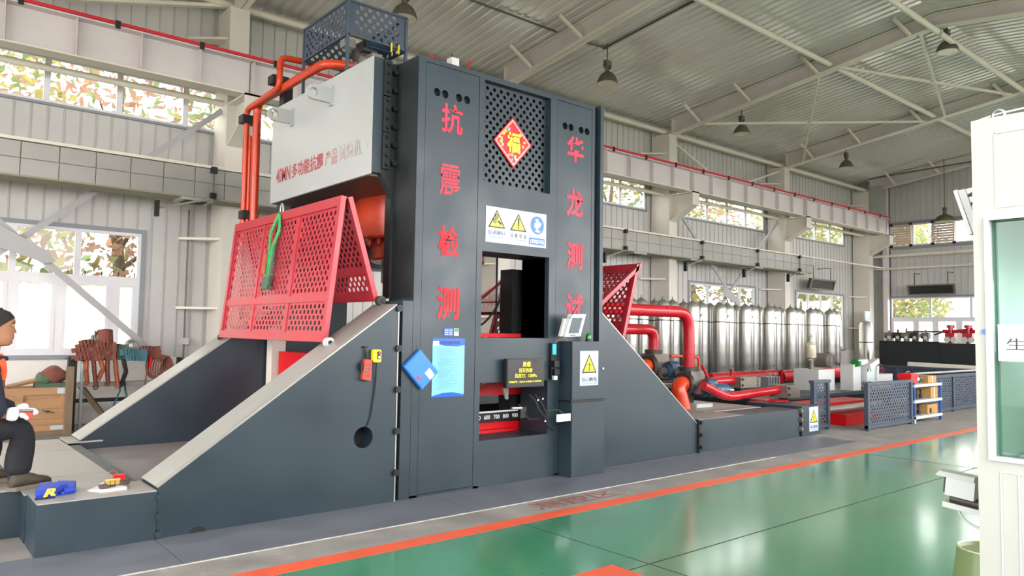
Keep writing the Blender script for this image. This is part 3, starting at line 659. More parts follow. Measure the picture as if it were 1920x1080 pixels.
# cylinder
cy = MB().lathe([(.78, 0), (.8, .02), (.8, .44)], (4.5, 6.77, 2.32), n=40).build('cylinder', 'orange_paint', tm, True)
MB().lathe([(.60, 0), (.62, .02), (.62, .2)], (4.5, 6.77, 2.12), n=36).build('gland_ring', 'orange_paint', cy, True)
MB().cyl((4.5, 6.77, 1.9), (4.5, 6.77, 2.12), .5, 32).build('ram', 'stainless', cy, True)
for q in range(28):
    a = 2*pi*q/28; x, y = 4.5+.72*cos(a), 6.77+.72*sin(a)
    if x < 4.6: MB().cyl((x, y, 2.32), (x, y, 2.26), .022, 8).build('bolt', 'orange_paint', cy)
# wings
def wing(x0, xt, xe, ya, yb, name, sgn):
    # right angled plate sloping from (xt, ztop) to (xe, .33)
    zt = 1.60
    pl = [(x0, 0), (xe, 0), (xe, .33), (xt, zt), (x0, zt)]
    holes = []
    if name == 'front_left': holes = [circ(2.945, .54, .085)]
    w_ = MB().prism(pl, 'y', ya, yb, holes).build('side_wing', 'steel_paint', tm)
    L_ = V((xt-xe, 0, zt-.33)).normalized(); nn = V((-L_.z, 0, L_.x)) if sgn > 0 else V((L_.z, 0, -L_.x))
    if nn.z < 0: nn = -nn
    a, b_ = V((xe, 0, .33)), V((xt, 0, zt))
    for (p, q, t) in ((ya+.035, yb, .012), (ya, ya+.03, .010)):
        MB().hull([a+Y_*p, b_+Y_*p, b_+Y_*q, a+Y_*q, a+Y_*p+nn*t, b_+Y_*p+nn*t, b_+Y_*q+nn*t, a+Y_*q+nn*t]).build('top_strip', 'rail_steel', w_, label='worn bare steel top strip')
    return w_
wl = wing(3.235, 3.228, 1.432, 5.29, 5.68, 'front_left', 1)
MB().cyl((2.945, 5.45, .54), (2.945, 5.46, .54), .09, 20).build('hole_shade_disc', 'black', wl)  # black disc painted as the darkness inside the wing hole
MB().prism([(1.64+.055+.055*cos(pi*i/10), .04*sin(pi*i/10)) for i in range(11)], 'y', 5.286, 5.292).build('cable_slot', 'black', wl)
wing(3.235, 3.228, 1.432, 7.84, 8.23, 'rear_left', 1)
wr = wing(5.68, 5.735, 7.40, 5.33, 5.70, 'front_right', -1)
wing(5.68, 5.735, 7.40, 7.84, 8.23, 'rear_right', -1)
for z in (1.574, 1.244, .908, .57, .234):
    b = MB(); b.cyl((3.243, 5.33, z), (3.243, 5.265, z), .028, 14); b.mt(1).cyl((3.243, 5.265, z), (3.243, 5.262, z), .014, 6); b.build('bolt', ['bolt_dark', 'black'], wl)
MB().box(3.236, 3.246, 5.285, 5.31, 0, 1.6).build('weld_edge', 'rail_steel', wl)
for z in (.272, .15, .035): MB().cyl((1.44, 5.30, z), (1.44, 5.255, z), .025, 6).build('bolt', 'steel_paint', wl)
MB().box(7.385, 7.44, 5.30, 5.33, .005, .385).build('flange_plate', 'steel_paint_dark', wr)
for z in (.356, .212, .069): MB().cyl((7.413, 5.30, z), (7.413, 5.27, z), .022, 10).build('bolt', 'bolt_dark', wr)
# low base blocks left and right, platform plates
MB().box(.75, 1.425, 5.27, 5.67, 0, .313).build('base_block', 'steel_paint', tm, label='low block at the left foot')
MB().box(.752, 1.423, 5.272, 5.668, .313, .319).build('top_plate', 'plate_grey', tm)
MB().box(-2.6, .745, 5.87, 8.2, 0, .300).build('base_block', 'steel_paint', tm); MB().box(.745, 1.42, 5.68, 8.2, 0, .300).build('base_block', 'steel_paint', tm)
for (a, b_, c, d) in ((-2.6, .728, 5.87, 7.45), (-2.6, .728, 7.46, 8.2), (.734, 1.322, 6.19, 7.46), (.734, 1.322, 7.47, 8.2), (.734, 1.322, 5.675, 6.18)):
    MB().box(a+.003, b_-.003, c+.003, d-.003, .300, .313).build('deck_plate', 'plate_grey', tm)
MB().box(1.33, 3.6, 5.69, 7.83, .02, .25).build('deck_plate', 'plate_floor', tm)
MB().box(1.33, 1.62, 7.83, 8.23, .31, .325).build('deck_plate', 'plate_grey', tm)
MB().box(7.42, 9.72, 5.33, 5.75, 0, .385).build('base_block', 'steel_paint', tm); MB().box(7.45, 9.72, 5.5, 7.8, .02, .36).build('deck_plate', 'plate_floor', tm)
MB().box(7.42, 8.35, 5.32, 5.8, .385, .391).build('deck_plate', 'plate_floor', tm)
MB().box(8.4, 9.7, 5.9, 7.4, .36, .368).build('deck_plate', 'plate_grey', tm)
eb = MB().box(9.80, 10.32, 5.33, 6.2, 0, .41).build('base_block', 'steel_paint', tm)
for z in (.36, .237, .113):
    MB().box(9.70, 9.83, 5.325, 5.40, z-.035, z+.035).build('lug_plate', 'casting_dark', eb); MB().cyl((9.76, 5.325, z), (9.76, 5.30, z), .025, 10).build('bolt', 'casting_grey', eb)
# red test bed inside (seen through the lower window and below the guard)
bed = MB(); bed.box(4.0, 5.35, 6.2, 7.3, .15, .44); bed.build('test_bed', 'bright_red', tm)
MB().box(3.8, 5.05, 5.74, 5.9, .765, .93).build('upper_platen', 'bright_red', tm); MB().box(3.7, 4.85, 5.66, 5.8, .25, .44).build('lower_platen', 'bright_red', tm)
MB().box(4.0, 5.4, 6.25, 6.3, .45, .62).build('back_plate', 'steel_paint_dark', tm)
MB().box(3.6, 4.98, 5.74, 5.80, .30, .505).build('bed_beam', 'bright_red', tm)
sb = MB().box(3.7, 5.02, 5.70, 5.735, .515, .60).build('measuring_scale', 'black', tm, label='black scale with white numbers')
for q, n_ in enumerate(['500', '600', '700', '800', '900', '1000']): text(n_, (4.36+q*.118, 5.70, .54), X_, Z_, .075, .04, 'paper_white', sb, lift=.002, bold=.02)
MB().box(3.6, 5.0, 5.72, 5.76, .60, .612).build('white_strip', 'paper_white', sb)
MB().tube([(4.2, 5.72, .93), (4.42, 5.70, .88), (4.7, 5.72, .95)], .014, 6).build('white_hose', 'plastic_white', tm, True)
MB().hull([(4.77, 5.72, .72), (4.80, 5.72, .72), (4.80, 5.74, .72), (4.77, 5.74, .72), (4.73, 5.72, .83), (4.80, 5.72, .83), (4.80, 5.74, .83), (4.73, 5.74, .83)]).build('pointer', 'plastic_white', tm)
MB().box(3.9, 5.0, 5.72, 5.9, 1.338, 1.375).build('red_shelf', 'letter_red', tm)
MB().box(3.2, 3.7, 6.3, 7.6, .25, 1.15).build('inner_bed_block', 'bright_red', tm); MB().box(3.15, 3.3, 7.66, 7.8, .25, 1.4).build('inner_post', 'frame_paint', tm)
MB().tube(bend([(4.2, 5.8, 1.39), (4.55, 5.85, 1.45), (4.75, 5.9, 1.6), (4.9, 5.95, 1.8)], .1), .012, 6).build('cable', 'black_rubber', tm, True)
MB().cyl((4.85, 6.0, 1.38), (4.85, 6.0, 2.6), .01, 6).build('cable', 'black_rubber', tm)
# cage on top
cg = MB(); xa, xb, ya, yb, zb, zt = 3.17, 3.80, 6.19, 7.14, 4.135, 4.475
for (x, y) in ((xa, ya), (xb, ya), (xa, yb), (xb, yb)): cg.box(x-.013, x+.013, y-.013, y+.013, 3.785, zt)
for z in (zb, zt-.015):
    cg.box(xa, xb, ya-.013, ya+.013, z, z+.02); cg.box(xa, xb, yb-.013, yb+.013, z, z+.02); cg.box(xa-.013, xa+.013, ya, yb, z, z+.02); cg.box(xb-.013, xb+.013, ya, yb, z, z+.02)
cage = cg.build('cage_frame', 'cage_blue', tm)
for (p, u, w_) in (((xa+.01, ya, zb), X_, xb-xa-.02), ((xa+.01, yb, zb), X_, xb-xa-.02), ((xa, ya+.01, zb), Y_, yb-ya-.02), ((xb, ya+.01, zb), Y_, yb-ya-.02)):
    MB().perf(p, u, Z_, w_, zt-zb, .088, .05, .0225, .003).build('perforated_sheet', 'cage_blue', cage)
hv = MB(); hv.box(3.35, 3.75, 6.35, 6.8, 3.785, 3.95); hv.cyl((3.5, 6.5, 3.95), (3.5, 6.5, 4.15), .1, 16); hv.cyl((3.6, 6.75, 3.95), (3.6, 6.75, 4.1), .07, 14); hv.box(3.42, 3.58, 6.35, 6.6, 4.1, 4.2); hv.build('valve_block', 'casting_dark', tm)
hv = MB(); hv.box(3.45, 3.56, 6.22, 6.34, 3.92, 4.05); hv.cyl((3.37, 6.3, 3.98), (3.68, 6.3, 3.98), .04, 12); hv.cyl((3.3, 6.28, 3.88), (3.4, 6.28, 3.88), .055, 12); hv.build('grey_valve', 'casting_grey', tm)
MB().box(3.45, 3.7, 6.3, 6.6, 4.13, 4.22).build('blue_valve', 'motor_blue', tm); MB().box(3.3, 3.42, 6.5, 6.6, 4.16, 4.24).build('valve_box', 'plastic_white', tm)
for q in (3.62, 3.70): MB().box(q, q+.012, 6.16, 6.175, 4.08, 4.17).build('cable_tie', 'sign_yellow', tm)
MB().box(3.17, 3.27, 7.62, 7.74, 3.785, 4.03).build('pipe_support', 'black', tm)
MB().tube(bend([(3.9, 8.34, 2.36), (3.16, 8.34, 2.36), (3.16, 8.34, 3.97), (3.17, 6.66, 3.99), (3.5, 6.5, 3.99)], .12, 6), .046, 16).build('hydraulic_pipe', 'orange_paint', tm, True)
MB().tube(bend([(3.9, 8.50, 2.36), (3.10, 8.50, 2.36), (3.10, 8.50, 3.92), (3.10, 7.58, 3.96), (3.10, 7.58, 4.29), (3.6, 7.5, 4.29)], .08, 6), .034, 14).build('hydraulic_pipe', 'orange_paint', tm, True)
MB().tube([(3.12, 8.42, 2.4), (3.12, 8.42, 3.6)], .018, 10).build('hydraulic_pipe', 'orange_paint', tm, True)
for (x, y, z) in ((3.12, 8.50, 3.80), (3.13, 8.42, 2.68), (3.12, 7.66, 4.05)):
    c_ = MB(); c_.box(x-.09, x+.09, y-.07, y+.07, z-.045, z+.045); c_.build('pipe_clamp', 'black', tm)
# small parts on the frame top
tp = MB(); tp.box(3.76, 3.84, 5.34, 5.42, 3.755, 3.84); tp.build('junction_box', 'plastic_white', tm)
MB().cyl((3.79, 5.38, 3.84), (3.79, 5.38, 3.88), .008, 6).build('antenna', 'black', tm)
MB().tube(bend([(3.86, 5.36, 3.76), (3.95, 5.36, 3.77), (3.97, 5.36, 3.87), (3.99, 5.36, 3.84)], .03), .006, 8).build('red_hook_pipe', 'pipe_red', tm, True)
rv = MB(); rv.cyl((3.66, 5.4, 3.77), (3.76, 5.4, 3.77), .014, 8); rv.cyl((3.7, 5.4, 3.76), (3.7, 5.4, 3.80), .012, 8); rv.tube(bend([(3.52, 5.36, 3.76), (3.54, 5.36, 3.80), (3.6, 5.36, 3.79), (3.62, 5.38, 3.77)], .02), .007, 6); rv.build('red_valve', 'pipe_red', tm, True)
MB().cyl((3.55, 5.8, 3.78), (3.55, 5.8, 3.80), .14, 24).build('round_cap', 'steel_paint_dark', tm, True)
# sensors on the left wing inner side
# ---------------- folding perforated guards rolling on the wings
def guard(name_label, xb1, zb1, xa, za, xb2, zb2, ya, yb, rollers=True, flip=1):
    g = thing('folding_guard', name_label, 'guard', ((xa+xb1)/2, (ya+yb)/2, min(zb1, zb2)), 'folding red guards')
    for idx, (xb_, zb_, xt) in enumerate(((xb1, zb1, xa-.03*flip), (xb2, zb2, xa+.03*flip))):
        lo, hi = V((xb_, 0, zb_)), V((xt, 0, za)); D = (hi-lo).normalized(); H = (hi-lo).length; N_ = V((D.z, 0, -D.x))*.022
        def bar(mb, y0, y1, h0, h1, t=1.0):
            p = lambda y, h, s_: lo+D*h+Y_*y+N_*s_*t
            return mb.hull([p(y0, h0, -1), p(y1, h0, -1), p(y1, h0, 1), p(y0, h0, 1), p(y0, h1, -1), p(y1, h1, -1), p(y1, h1, 1), p(y0, h1, 1)])
        fr = MB(); e = .055
        bar(fr, ya, ya+e, 0, H); bar(fr, yb-e, yb, 0, H); bar(fr, ya+e, yb-e, 0, .075); bar(fr, ya+e, yb-e, H-.085, H)
        s1 = H*.30; bar(fr, ya+e, yb-e, s1-.03, s1+.03, .6)
        for q in (1, 2): yy = ya+(yb-ya)*q/3; bar(fr, yy-.02, yy+.02, .075, s1-.03, .5); bar(fr, yy-.02, yy+.02, s1+.03, H-.085, .5)
        pn = fr.build('guard_panel', 'guard_red', g)
        for q in range(3):
            y0 = ya+(yb-ya)*q/3+(e if q == 0 else .02); y1 = ya+(yb-ya)*(q+1)/3-(e if q == 2 else .02)
            for (h0, h1) in ((.075, s1-.03), (s1+.03, H-.085)):
                MB().perf(lo+D*h0+Y_*y0, Y_, D, y1-y0, h1-h0, .078, .0465, .0215, .003).build('perforated_sheet', 'guard_red', pn)
        if rollers:
            for yy, s_ in ((ya, -1), (yb, 1)):
                c = lo+Y_*yy+V((.02, 0, .0)); r_ = MB(); r_.cyl(c, c+Y_*s_*.05, .042, 20); r_.mt(1).cyl(c+Y_*s_*.05, c+Y_*s_*.055, .018, 10); r_.build('roller', ['plastic_white' if idx == 0 and s_ < 0 else 'casting_dark', 'black'], g, True)
    h_ = MB(); h_.cyl((xa, ya+.02, za-.01), (xa, yb-.02, za-.01), .014, 8); h_.build('hinge_rod', 'guard_red', g)
    return g
guard('red perforated folding guard standing on the left wings with a green sling', 2.735, 1.285, 2.895, 2.50, 3.20, 1.64, 5.58, 8.02)
guard('red perforated folding guard leaning open on the right wings', 5.86, 1.62, 6.64, 2.19, 6.32, 1.2, 5.58, 8.0, flip=-1)
# green sling with shackle over the left guard
sl = thing('lifting_sling', 'green webbing lifting sling hung over the left red guard', 'sling', (2.84, 6.9, 1.78))
def web(mb, pts, wd, th=.008):
    for a, b_ in zip(pts, pts[1:]): mb.bar(a, b_, wd, th, X_)
    return mb
o_ = -.035
web(MB(), [(2.87+o_, 6.83, 2.49), (2.83+o_, 6.93, 2.30), (2.81+o_, 6.90, 2.05), (2.78+o_, 6.92, 1.84)], .045).build('strap', 'sling_green', sl)
web(MB(), [(2.86+o_, 6.80, 2.47), (2.85+o_, 6.76, 2.33), (2.82+o_, 6.85, 2.15), (2.775+o_, 6.84, 1.80)], .05).build('strap', 'sling_green', sl)
web(MB(), [(2.84+o_, 6.83, 2.2), (2.80+o_, 6.80, 2.0), (2.77+o_, 6.81, 1.78)], .05).build('strap', 'sling_dark', sl)
MB().hull([(2.72, 6.80, 1.76), (2.72, 6.95, 1.76), (2.76, 6.95, 1.76), (2.76, 6.80, 1.76), (2.74, 6.80, 1.88), (2.74, 6.93, 1.88), (2.78, 6.93, 1.88), (2.78, 6.80, 1.88)]).build('sewn_end', 'sling_dark', sl)
MB().box(2.745, 2.75, 6.91, 6.97, 1.90, 2.10).build('label_patch', 'sling_rust', sl)
MB().tube([V((2.86, 6.83+.03*sin(a)*(1.1-.3*cos(a)), 2.53+.055*cos(a))) for a in [2*pi*i/14 for i in range(14)]], .009, 8, closed=True).build('shackle', 'stainless', sl, True)

# ---------------- things fixed to the machine front
P = Y0
def sign_plate(name, label, x0, z0, x1, z1, y, cat='sign', m='sign_white', t=.004, loc=None):
    s_ = thing(name, label, cat, (x0, y, z0)); MB().box(x0, x1, y-t, y, z0, z1).build('board', m, s_); return s_
def tri(s_, x, z, w, h, y, sym):
    a = w/2; poly([(x-a, z), (x+a, z), (x, z+h)], (0, y, 0), X_, Z_, 'sign_black', s_, 'triangle', .001)
    k = .80; cz = z+h*.35; poly([(x-a*k*.97, cz+(z-cz)*k), (x+a*k*.97, cz+(z-cz)*k), (x, cz+(z+h-cz)*k)], (0, y, 0), X_, Z_, 'sign_yellow', s_, 'triangle_fill', .002)
    if sym == '!':
        poly([(x-.008, z+.045), (x+.008, z+.045), (x+.011, z+.125), (x-.011, z+.125)], (0, y, 0), X_, Z_, 'sign_black', s_, 'symbol', .003); poly(circ(x, z+.03, .009, 10), (0, y, 0), X_, Z_, 'sign_black', s_, 'symbol', .003)
    elif sym == 'bolt':
        q = h/.2; poly([(x+.012*q, z+.135*q), (x-.016*q, z+.082*q), (x+.002*q, z+.082*q), (x-.004*q, z+.035*q), (x-.014*q, z+.045*q), (x-.002*q, z+.018*q), (x+.014*q, z+.043*q), (x+.004*q, z+.04*q), (x+.018*q, z+.094*q), (x, z+.094*q)], (0, y, 0), X_, Z_, 'sign_black', s_, 'symbol', .003)
    else:
        for (cx, cz_) in ((x-.004, z+.105), (x-.026, z+.065)):
            poly(circ(cx, cz_, .022, 14), (0, y, 0), X_, Z_, 'sign_black', s_, 'gear', .003); poly(circ(cx, cz_, .013, 12), (0, y, 0), X_, Z_, 'sign_yellow', s_, 'gear_ring', .004); poly(circ(cx, cz_, .007, 10), (0, y, 0), X_, Z_, 'sign_black', s_, 'gear_hub', .005)
        poly([(x+.0, z+.078), (x+.02, z+.07), (x+.05, z+.055), (x+.06, z+.032), (x+.035, z+.036), (x+.01, z+.055)], (0, y, 0), X_, Z_, 'sign_black', s_, 'hand', .003)
yS = P-.006
s = sign_plate('safety_sign', 'white triple safety sign with two yellow triangles and a blue gloves circle', 4.143, 2.21, 4.892, 2.541, P)
tri(s, 4.272, 2.348, .205, .168, yS+.002, 'gear'); tri(s, 4.533, 2.343, .205, .168, yS+.002, '!')
text('当心机械伤人', (4.17, yS+.002, 2.283), X_, Z_, .215, .042, 'sign_black', s, lift=.001, bold=.01); text('CAUTION MECHANICAL INJURY', (4.17, yS+.002, 2.253), X_, Z_, .21, .014, 'sign_black', s, lift=.001)
text('注 意 安 全', (4.43, yS+.002, 2.277), X_, Z_, .21, .042, 'sign_black', s, lift=.001, bold=.01); text('CAUTION DANGER', (4.43, yS+.002, 2.249), X_, Z_, .20, .014, 'plastic_grey', s, lift=.001)
poly([(4.652, 2.21), (4.656, 2.21), (4.656, 2.541), (4.652, 2.541)], (0, yS+.002, 0), X_, Z_, 'shelf_grey', s, 'divider', .001)
poly(circ(4.773, 2.422, .088, 28), (0, yS+.002, 0), X_, Z_, 'sign_blue', s, 'blue_disc', .001)
poly([(4.735, 2.425), (4.738, 2.40), (4.765, 2.385), (4.80, 2.40), (4.82, 2.428), (4.822, 2.45), (4.808, 2.445), (4.812, 2.458), (4.795, 2.455), (4.79, 2.468), (4.775, 2.455), (4.755, 2.452), (4.74, 2.44)], (0, yS+.002, 0), X_, Z_, 'paper_white', s, 'glove_symbol', .002)
poly([(4.748, 2.36), (4.80, 2.352), (4.81, 2.365), (4.785, 2.382), (4.765, 2.382), (4.75, 2.375)], (0, yS+.002, 0), X_, Z_, 'paper_white', s, 'glove_symbol', .002); poly([(4.755, 2.458), (4.785, 2.462), (4.783, 2.485), (4.75, 2.485)], (0, yS+.002, 0), X_, Z_, 'paper_white', s, 'glove_symbol', .002)
poly([(4.668, 2.232), (4.872, 2.232), (4.872, 2.298), (4.668, 2.298)], (0, yS+.002, 0), X_, Z_, 'sign_blue', s, 'blue_bar', .001); text('必须穿戴防护用品', (4.676, yS+.002, 2.243), X_, Z_, .188, .042, 'paper_white', s, lift=.003, bold=.01)
# electric cabinet
cb_ = thing('electric_cabinet', 'dark grey electric cabinet with a yellow shock sign at the foot of the machine', 'cabinet', (5.32, 5.2, 0))
MB().box(5.10, 5.56, 5.14, 5.298, .735, 1.31).build('upper_box', 'steel_paint', cb_); MB().box(5.10, 5.565, 5.14, 5.298, 0, .725).build('lower_box', 'steel_paint', cb_)
d_ = MB().box(5.105, 5.555, 5.128, 5.139, .745, 1.305).build('door', 'steel_paint', cb_); MB().cyl((5.53, 5.128, 1.04), (5.53, 5.118, 1.04), .012, 12).build('lock', 'stainless', d_)
MB().box(5.085, 5.57, 5.12, 5.30, .722, .738).build('ledge', 'black', cb_); MB().box(5.095, 5.105, 5.125, 5.14, .76, 1.30).build('hinge_strip', 'black', cb_)
MB().box(5.105, 5.56, 5.13, 5.139, .01, .715).build('lower_door', 'steel_paint', cb_)
s = sign_plate('shock_sign', 'white portrait sign with yellow lightning triangle on the electric cabinet door', 5.206, .877, 5.463, 1.217, 5.128)
tri(s, 5.334, 1.0, .21, .185, 5.124, 'bolt'); text('当心触电', (5.228, 5.124, .915), X_, Z_, .215, .045, 'sign_black', s, lift=.001, bold=.01); text('CAUTION ELECTRIC SHOCK', (5.228, 5.124, .89), X_, Z_, .215, .014, 'plastic_grey', s, lift=.001)
s = sign_plate('shock_sign', 'small white sign with yellow lightning triangle at the right end of the low base', 9.995, .055, 10.245, .395, 5.33)
tri(s, 10.12, .175, .21, .185, 5.326, 'bolt'); text('当心触电', (10.02, 5.326, .095), X_, Z_, .20, .045, 'sign_black', s, lift=.001, bold=.01); text('CAUTION ELECTRIC SHOCK', (10.02, 5.326, .07), X_, Z_, .20, .012, 'plastic_grey', s, lift=.001)
s = thing('blank_label', 'small blank white tag hanging left of the electric cabinet', 'tag', (4.89, 5.14, .55)); MB().box(4.905, 5.085, 5.125, 5.135, .548, .618).build('card', 'paper_white', s); MB().tube([(4.99, 5.13, .62), (4.94, 5.14, .66), (4.88, 5.3, .64)], .004, 5).build('string', 'sling_dark', s)
# green beacon
g = thing('signal_beacon', 'small green dome beacon on top of the electric cabinet', 'beacon', (5.42, 5.22, 1.31)); MB().cyl((5.42, 5.22, 1.31), (5.42, 5.22, 1.335), .032, 16).build('base', 'black', g, True); MB().lathe([(.03, 0), (.03, .03), (.022, .048), (.008, .056)], (5.42, 5.22, 1.335), n=16).build('dome', 'green_dome', g, True)
# card reader tablet
t = thing('wall_terminal', 'white tablet-like terminal tilted above the electric cabinet', 'terminal', (5.1, 5.2, 1.36))
TP = V((5.03, 5.16, 1.352)); TU = V((.98, -.05, .03)).normalized(); TV = V((.22, -.12, 1)).normalized(); TN = TU.cross(TV)
def tb(mb, a0, a1, b0, b1, n0, n1):
    q = lambda a, b_, n: TP+TU*a+TV*b_+TN*n
    return mb.hull([q(a0, b0, n0), q(a1, b0, n0), q(a1, b0, n1), q(a0, b0, n1), q(a0, b1, n0), q(a1, b1, n0), q(a1, b1, n1), q(a0, b1, n1)])
tb(MB(), 0, .205, 0, .225, -.04, 0).build('housing', 'plastic_white', t); tb(MB(), .035, .165, .035, .19, 0, .003).build('screen', 'plastic_grey', t)
tb(MB(), -.03, .17, .0, .18, -.07, -.04).build('bracket', 'plastic_white', t); tb(MB(), .06, .13, .013, .019, 0, .003).build('speaker_slot', 'black', t); tb(MB(), .09, .12, .188, .205, 0, .004).build('sensor', 'stainless', t)
MB().cyl(TP+TU*.0+TV*.18, TP+TU*.06+TV*.32, .004, 6).build('antenna', 'black', t)
t = thing('power_strip', 'black power strip with a cyan plug hung beside the electric cabinet', 'power strip', (4.98, 5.29, .98))
MB().box(4.95, 5.03, 5.26, 5.298, .95, 1.29).build('strip_body', 'black', t); MB().box(4.955, 5.0, 5.245, 5.262, 1.18, 1.28).build('label', 'cyan_label', t); MB().box(4.955, 5.02, 5.22, 5.262, 1.06, 1.12).build('plug', 'black', t); MB().box(4.965, 5.03, 5.225, 5.262, .985, 1.04).build('plug', 'black', t); MB().box(4.96, 5.005, 5.23, 5.262, .935, .975).build('white_plug', 'plastic_white', t); MB().box(5.02, 5.025, 5.22, 5.26, 1.0, 1.005).build('pilot_light', 'bright_red', t)
MB().tube(bend([(4.99, 5.26, 1.29), (5.02, 5.22, 1.33), (5.08, 5.2, 1.34), (5.12, 5.2, 1.30)], .03), .005, 6).build('cord', 'casting_grey', t)
t = thing('control_hose', 'black cable bundle with steel connectors hanging in the lower machine window', 'cable', (4.8, 5.2, .5))
MB().tube(bend([(4.68, 5.27, .80), (4.70, 5.2, .75), (4.72, 5.18, .66), (4.80, 5.18, .60), (4.82, 5.18, .52), (4.94, 5.2, .47), (4.98, 5.26, .46)], .05), .013, 8).build('cable', 'black_rubber', t, True); MB().tube(bend([(4.75, 5.27, .80), (4.78, 5.2, .72), (4.81, 5.18, .62), (4.86, 5.18, .50)], .05), .012, 8).build('cable', 'black_rubber', t, True)
MB().tube(bend([(4.55, 5.27, .72), (4.58, 5.22, .66), (4.62, 5.22, .58), (4.74, 5.2, .58)], .04), .008, 8).build('cable', 'black_rubber', t, True)
MB().box(4.53, 4.60, 5.22, 5.26, .60, .70).build('handset', 'black', t); MB().cyl((4.42, 5.22, .695), (4.54, 5.22, .69), .014, 8).build('steel_tip', 'stainless', t)
for p in ((4.70, 5.17, .76), (4.76, 5.17, .77), (4.79, 5.165, .56)): MB().ell(p, .01, .006, .01, 8, 5).build('screw_head', 'plastic_white', t)
# screen with yellow text
t = thing('display_screen', 'black monitor with yellow characters over the lower machine window', 'display', (4.58, 5.2, .88))
MB().box(4.36, 4.815, 5.235, 5.27, .885, 1.145).build('monitor_back', 'black', t); bd = MB().box(4.355, 4.82, 5.22, 5.235, .882, 1.148).build('bezel', 'black', t); MB().box(4.365, 4.81, 5.217, 5.221, .893, 1.138).build('screen', 'screen_black', t); MB().box(4.5, 4.68, 5.27, 5.30, .96, 1.08).build('wall_mount', 'black', t)
text('昊儒', (4.545, 5.217, 1.070), X_, Z_, .095, .048, 'led_yellow', t, lift=.002, bold=.008); text('压缩性能', (4.50, 5.217, 1.018), X_, Z_, .165, .040, 'led_yellow', t, lift=.002, bold=.008); text('压应力：12MPa', (4.45, 5.217, .970), X_, Z_, .27, .038, 'led_yellow', t, lift=.002, bold=.008); text('样品编号：2021D-LH800D-II-00064D', (4.38, 5.217, .925), X_, Z_, .40, .020, 'led_yellow', t, lift=.002, bold=.006)
# notice poster
s = sign_plate('notice_poster', 'tall light blue procedure poster in fine print on the left pillar', 3.590, .823, 3.93, 1.328, P, 'poster', 'poster_cyan', .003)
yp = P-.003
poly([(3.590, 1.328), (3.93, 1.328), (3.93, 1.272), (3.85, 1.258), (3.72, 1.262), (3.65, 1.28), (3.590, 1.278)], (0, yp, 0), X_, Z_, 'poster_blue', s, 'header_band', .001)
poly([(3.590, .823), (3.93, .823), (3.93, .84), (3.80, .862), (3.70, .858), (3.590, .835)], (0, yp, 0), X_, Z_, 'poster_blue', s, 'footer_band', .001)
poly([(3.593, 1.268), (3.655, 1.268), (3.655, 1.305), (3.593, 1.305)], (0, yp, 0), X_, Z_, 'paper_white', s, 'white_patch', .002)
text('试验机操作规程', (3.665, yp, 1.276), X_, Z_, .215, .030, 'sign_black', s, lift=.002, bold=.008)
rr = random.Random(3); lines = ['一、开机前检查各部位连接是否牢固', '二、接通电源启动油泵空载运行五分钟', '三、试验前按要求安装试样并放下防护网', '四、加载过程中操作人员不得离开岗位', '五、发现异常立即停机并报告', '六、试验结束后卸载回零关闭电源', '七、保持设备及周围环境清洁', '八、定期检查油位和滤芯']
for q in range(26):
    w_ = rr.uniform(.14, .28); tx = lines[q % 8]; text(tx, (3.62, yp, 1.235-q*.0138), X_, Z_, w_, .0075, 'text_grey', s, lift=.001)
s = sign_plate('small_notice', 'small dark blue printed card above the light blue poster', 3.704, 1.348, 3.805, 1.418, P, 'notice', 'poster_blue', .003)
for q in range(6): poly([(3.715+(q % 2)*.045, 1.36+(q//2)*.018), (3.75+(q % 2)*.045, 1.36+(q//2)*.018), (3.75+(q % 2)*.045, 1.368+(q//2)*.018), (3.715+(q % 2)*.045, 1.368+(q//2)*.018)], (0, P-.003, 0), X_, Z_, 'sign_white', s, 'print_line', .001)
s = sign_plate('green_sticker', 'tiny white and green sticker right of the dark blue card', 3.812, 1.352, 3.862, 1.415, P, 'sticker', 'paper_white', .003); poly([(3.814, 1.384), (3.86, 1.384), (3.86, 1.413), (3.814, 1.413)], (0, P-.003, 0), X_, Z_, 'green_dome', s, 'green_half', .001)
# blue folder hung by its corner
t = thing('blue_folder', 'blue plastic folder hung diagonally on the left pillar', 'folder', (3.46, 5.27, .9))
def fq(pts, y0, y1): return MB().prism(pts, 'y', y0, y1)
fq([(3.446, 1.234), (3.288, 1.094), (3.471, .899), (3.63, 1.042)], 5.262, 5.298).build('cover', 'folder_blue', t)
fq([(3.452, 1.224), (3.30, 1.094), (3.471, .911), (3.618, 1.042)], 5.258, 5.262).build('front_cover', 'folder_blue', t)
poly([(3.535, 1.08), (3.49, 1.035), (3.545, .978), (3.59, 1.02)], (0, 5.258, 0), X_, Z_, 'paper_white', t, 'label', .001); poly([(3.41, 1.02), (3.445, 1.0), (3.455, .985), (3.43, .975), (3.415, .99)], (0, 5.258, 0), X_, Z_, 'remote_red', t, 'tape_mark', .001)
MB().tube([(3.446, 5.28, 1.235), (3.44, 5.29, 1.27)], .003, 5).build('string', 'conduit', t)
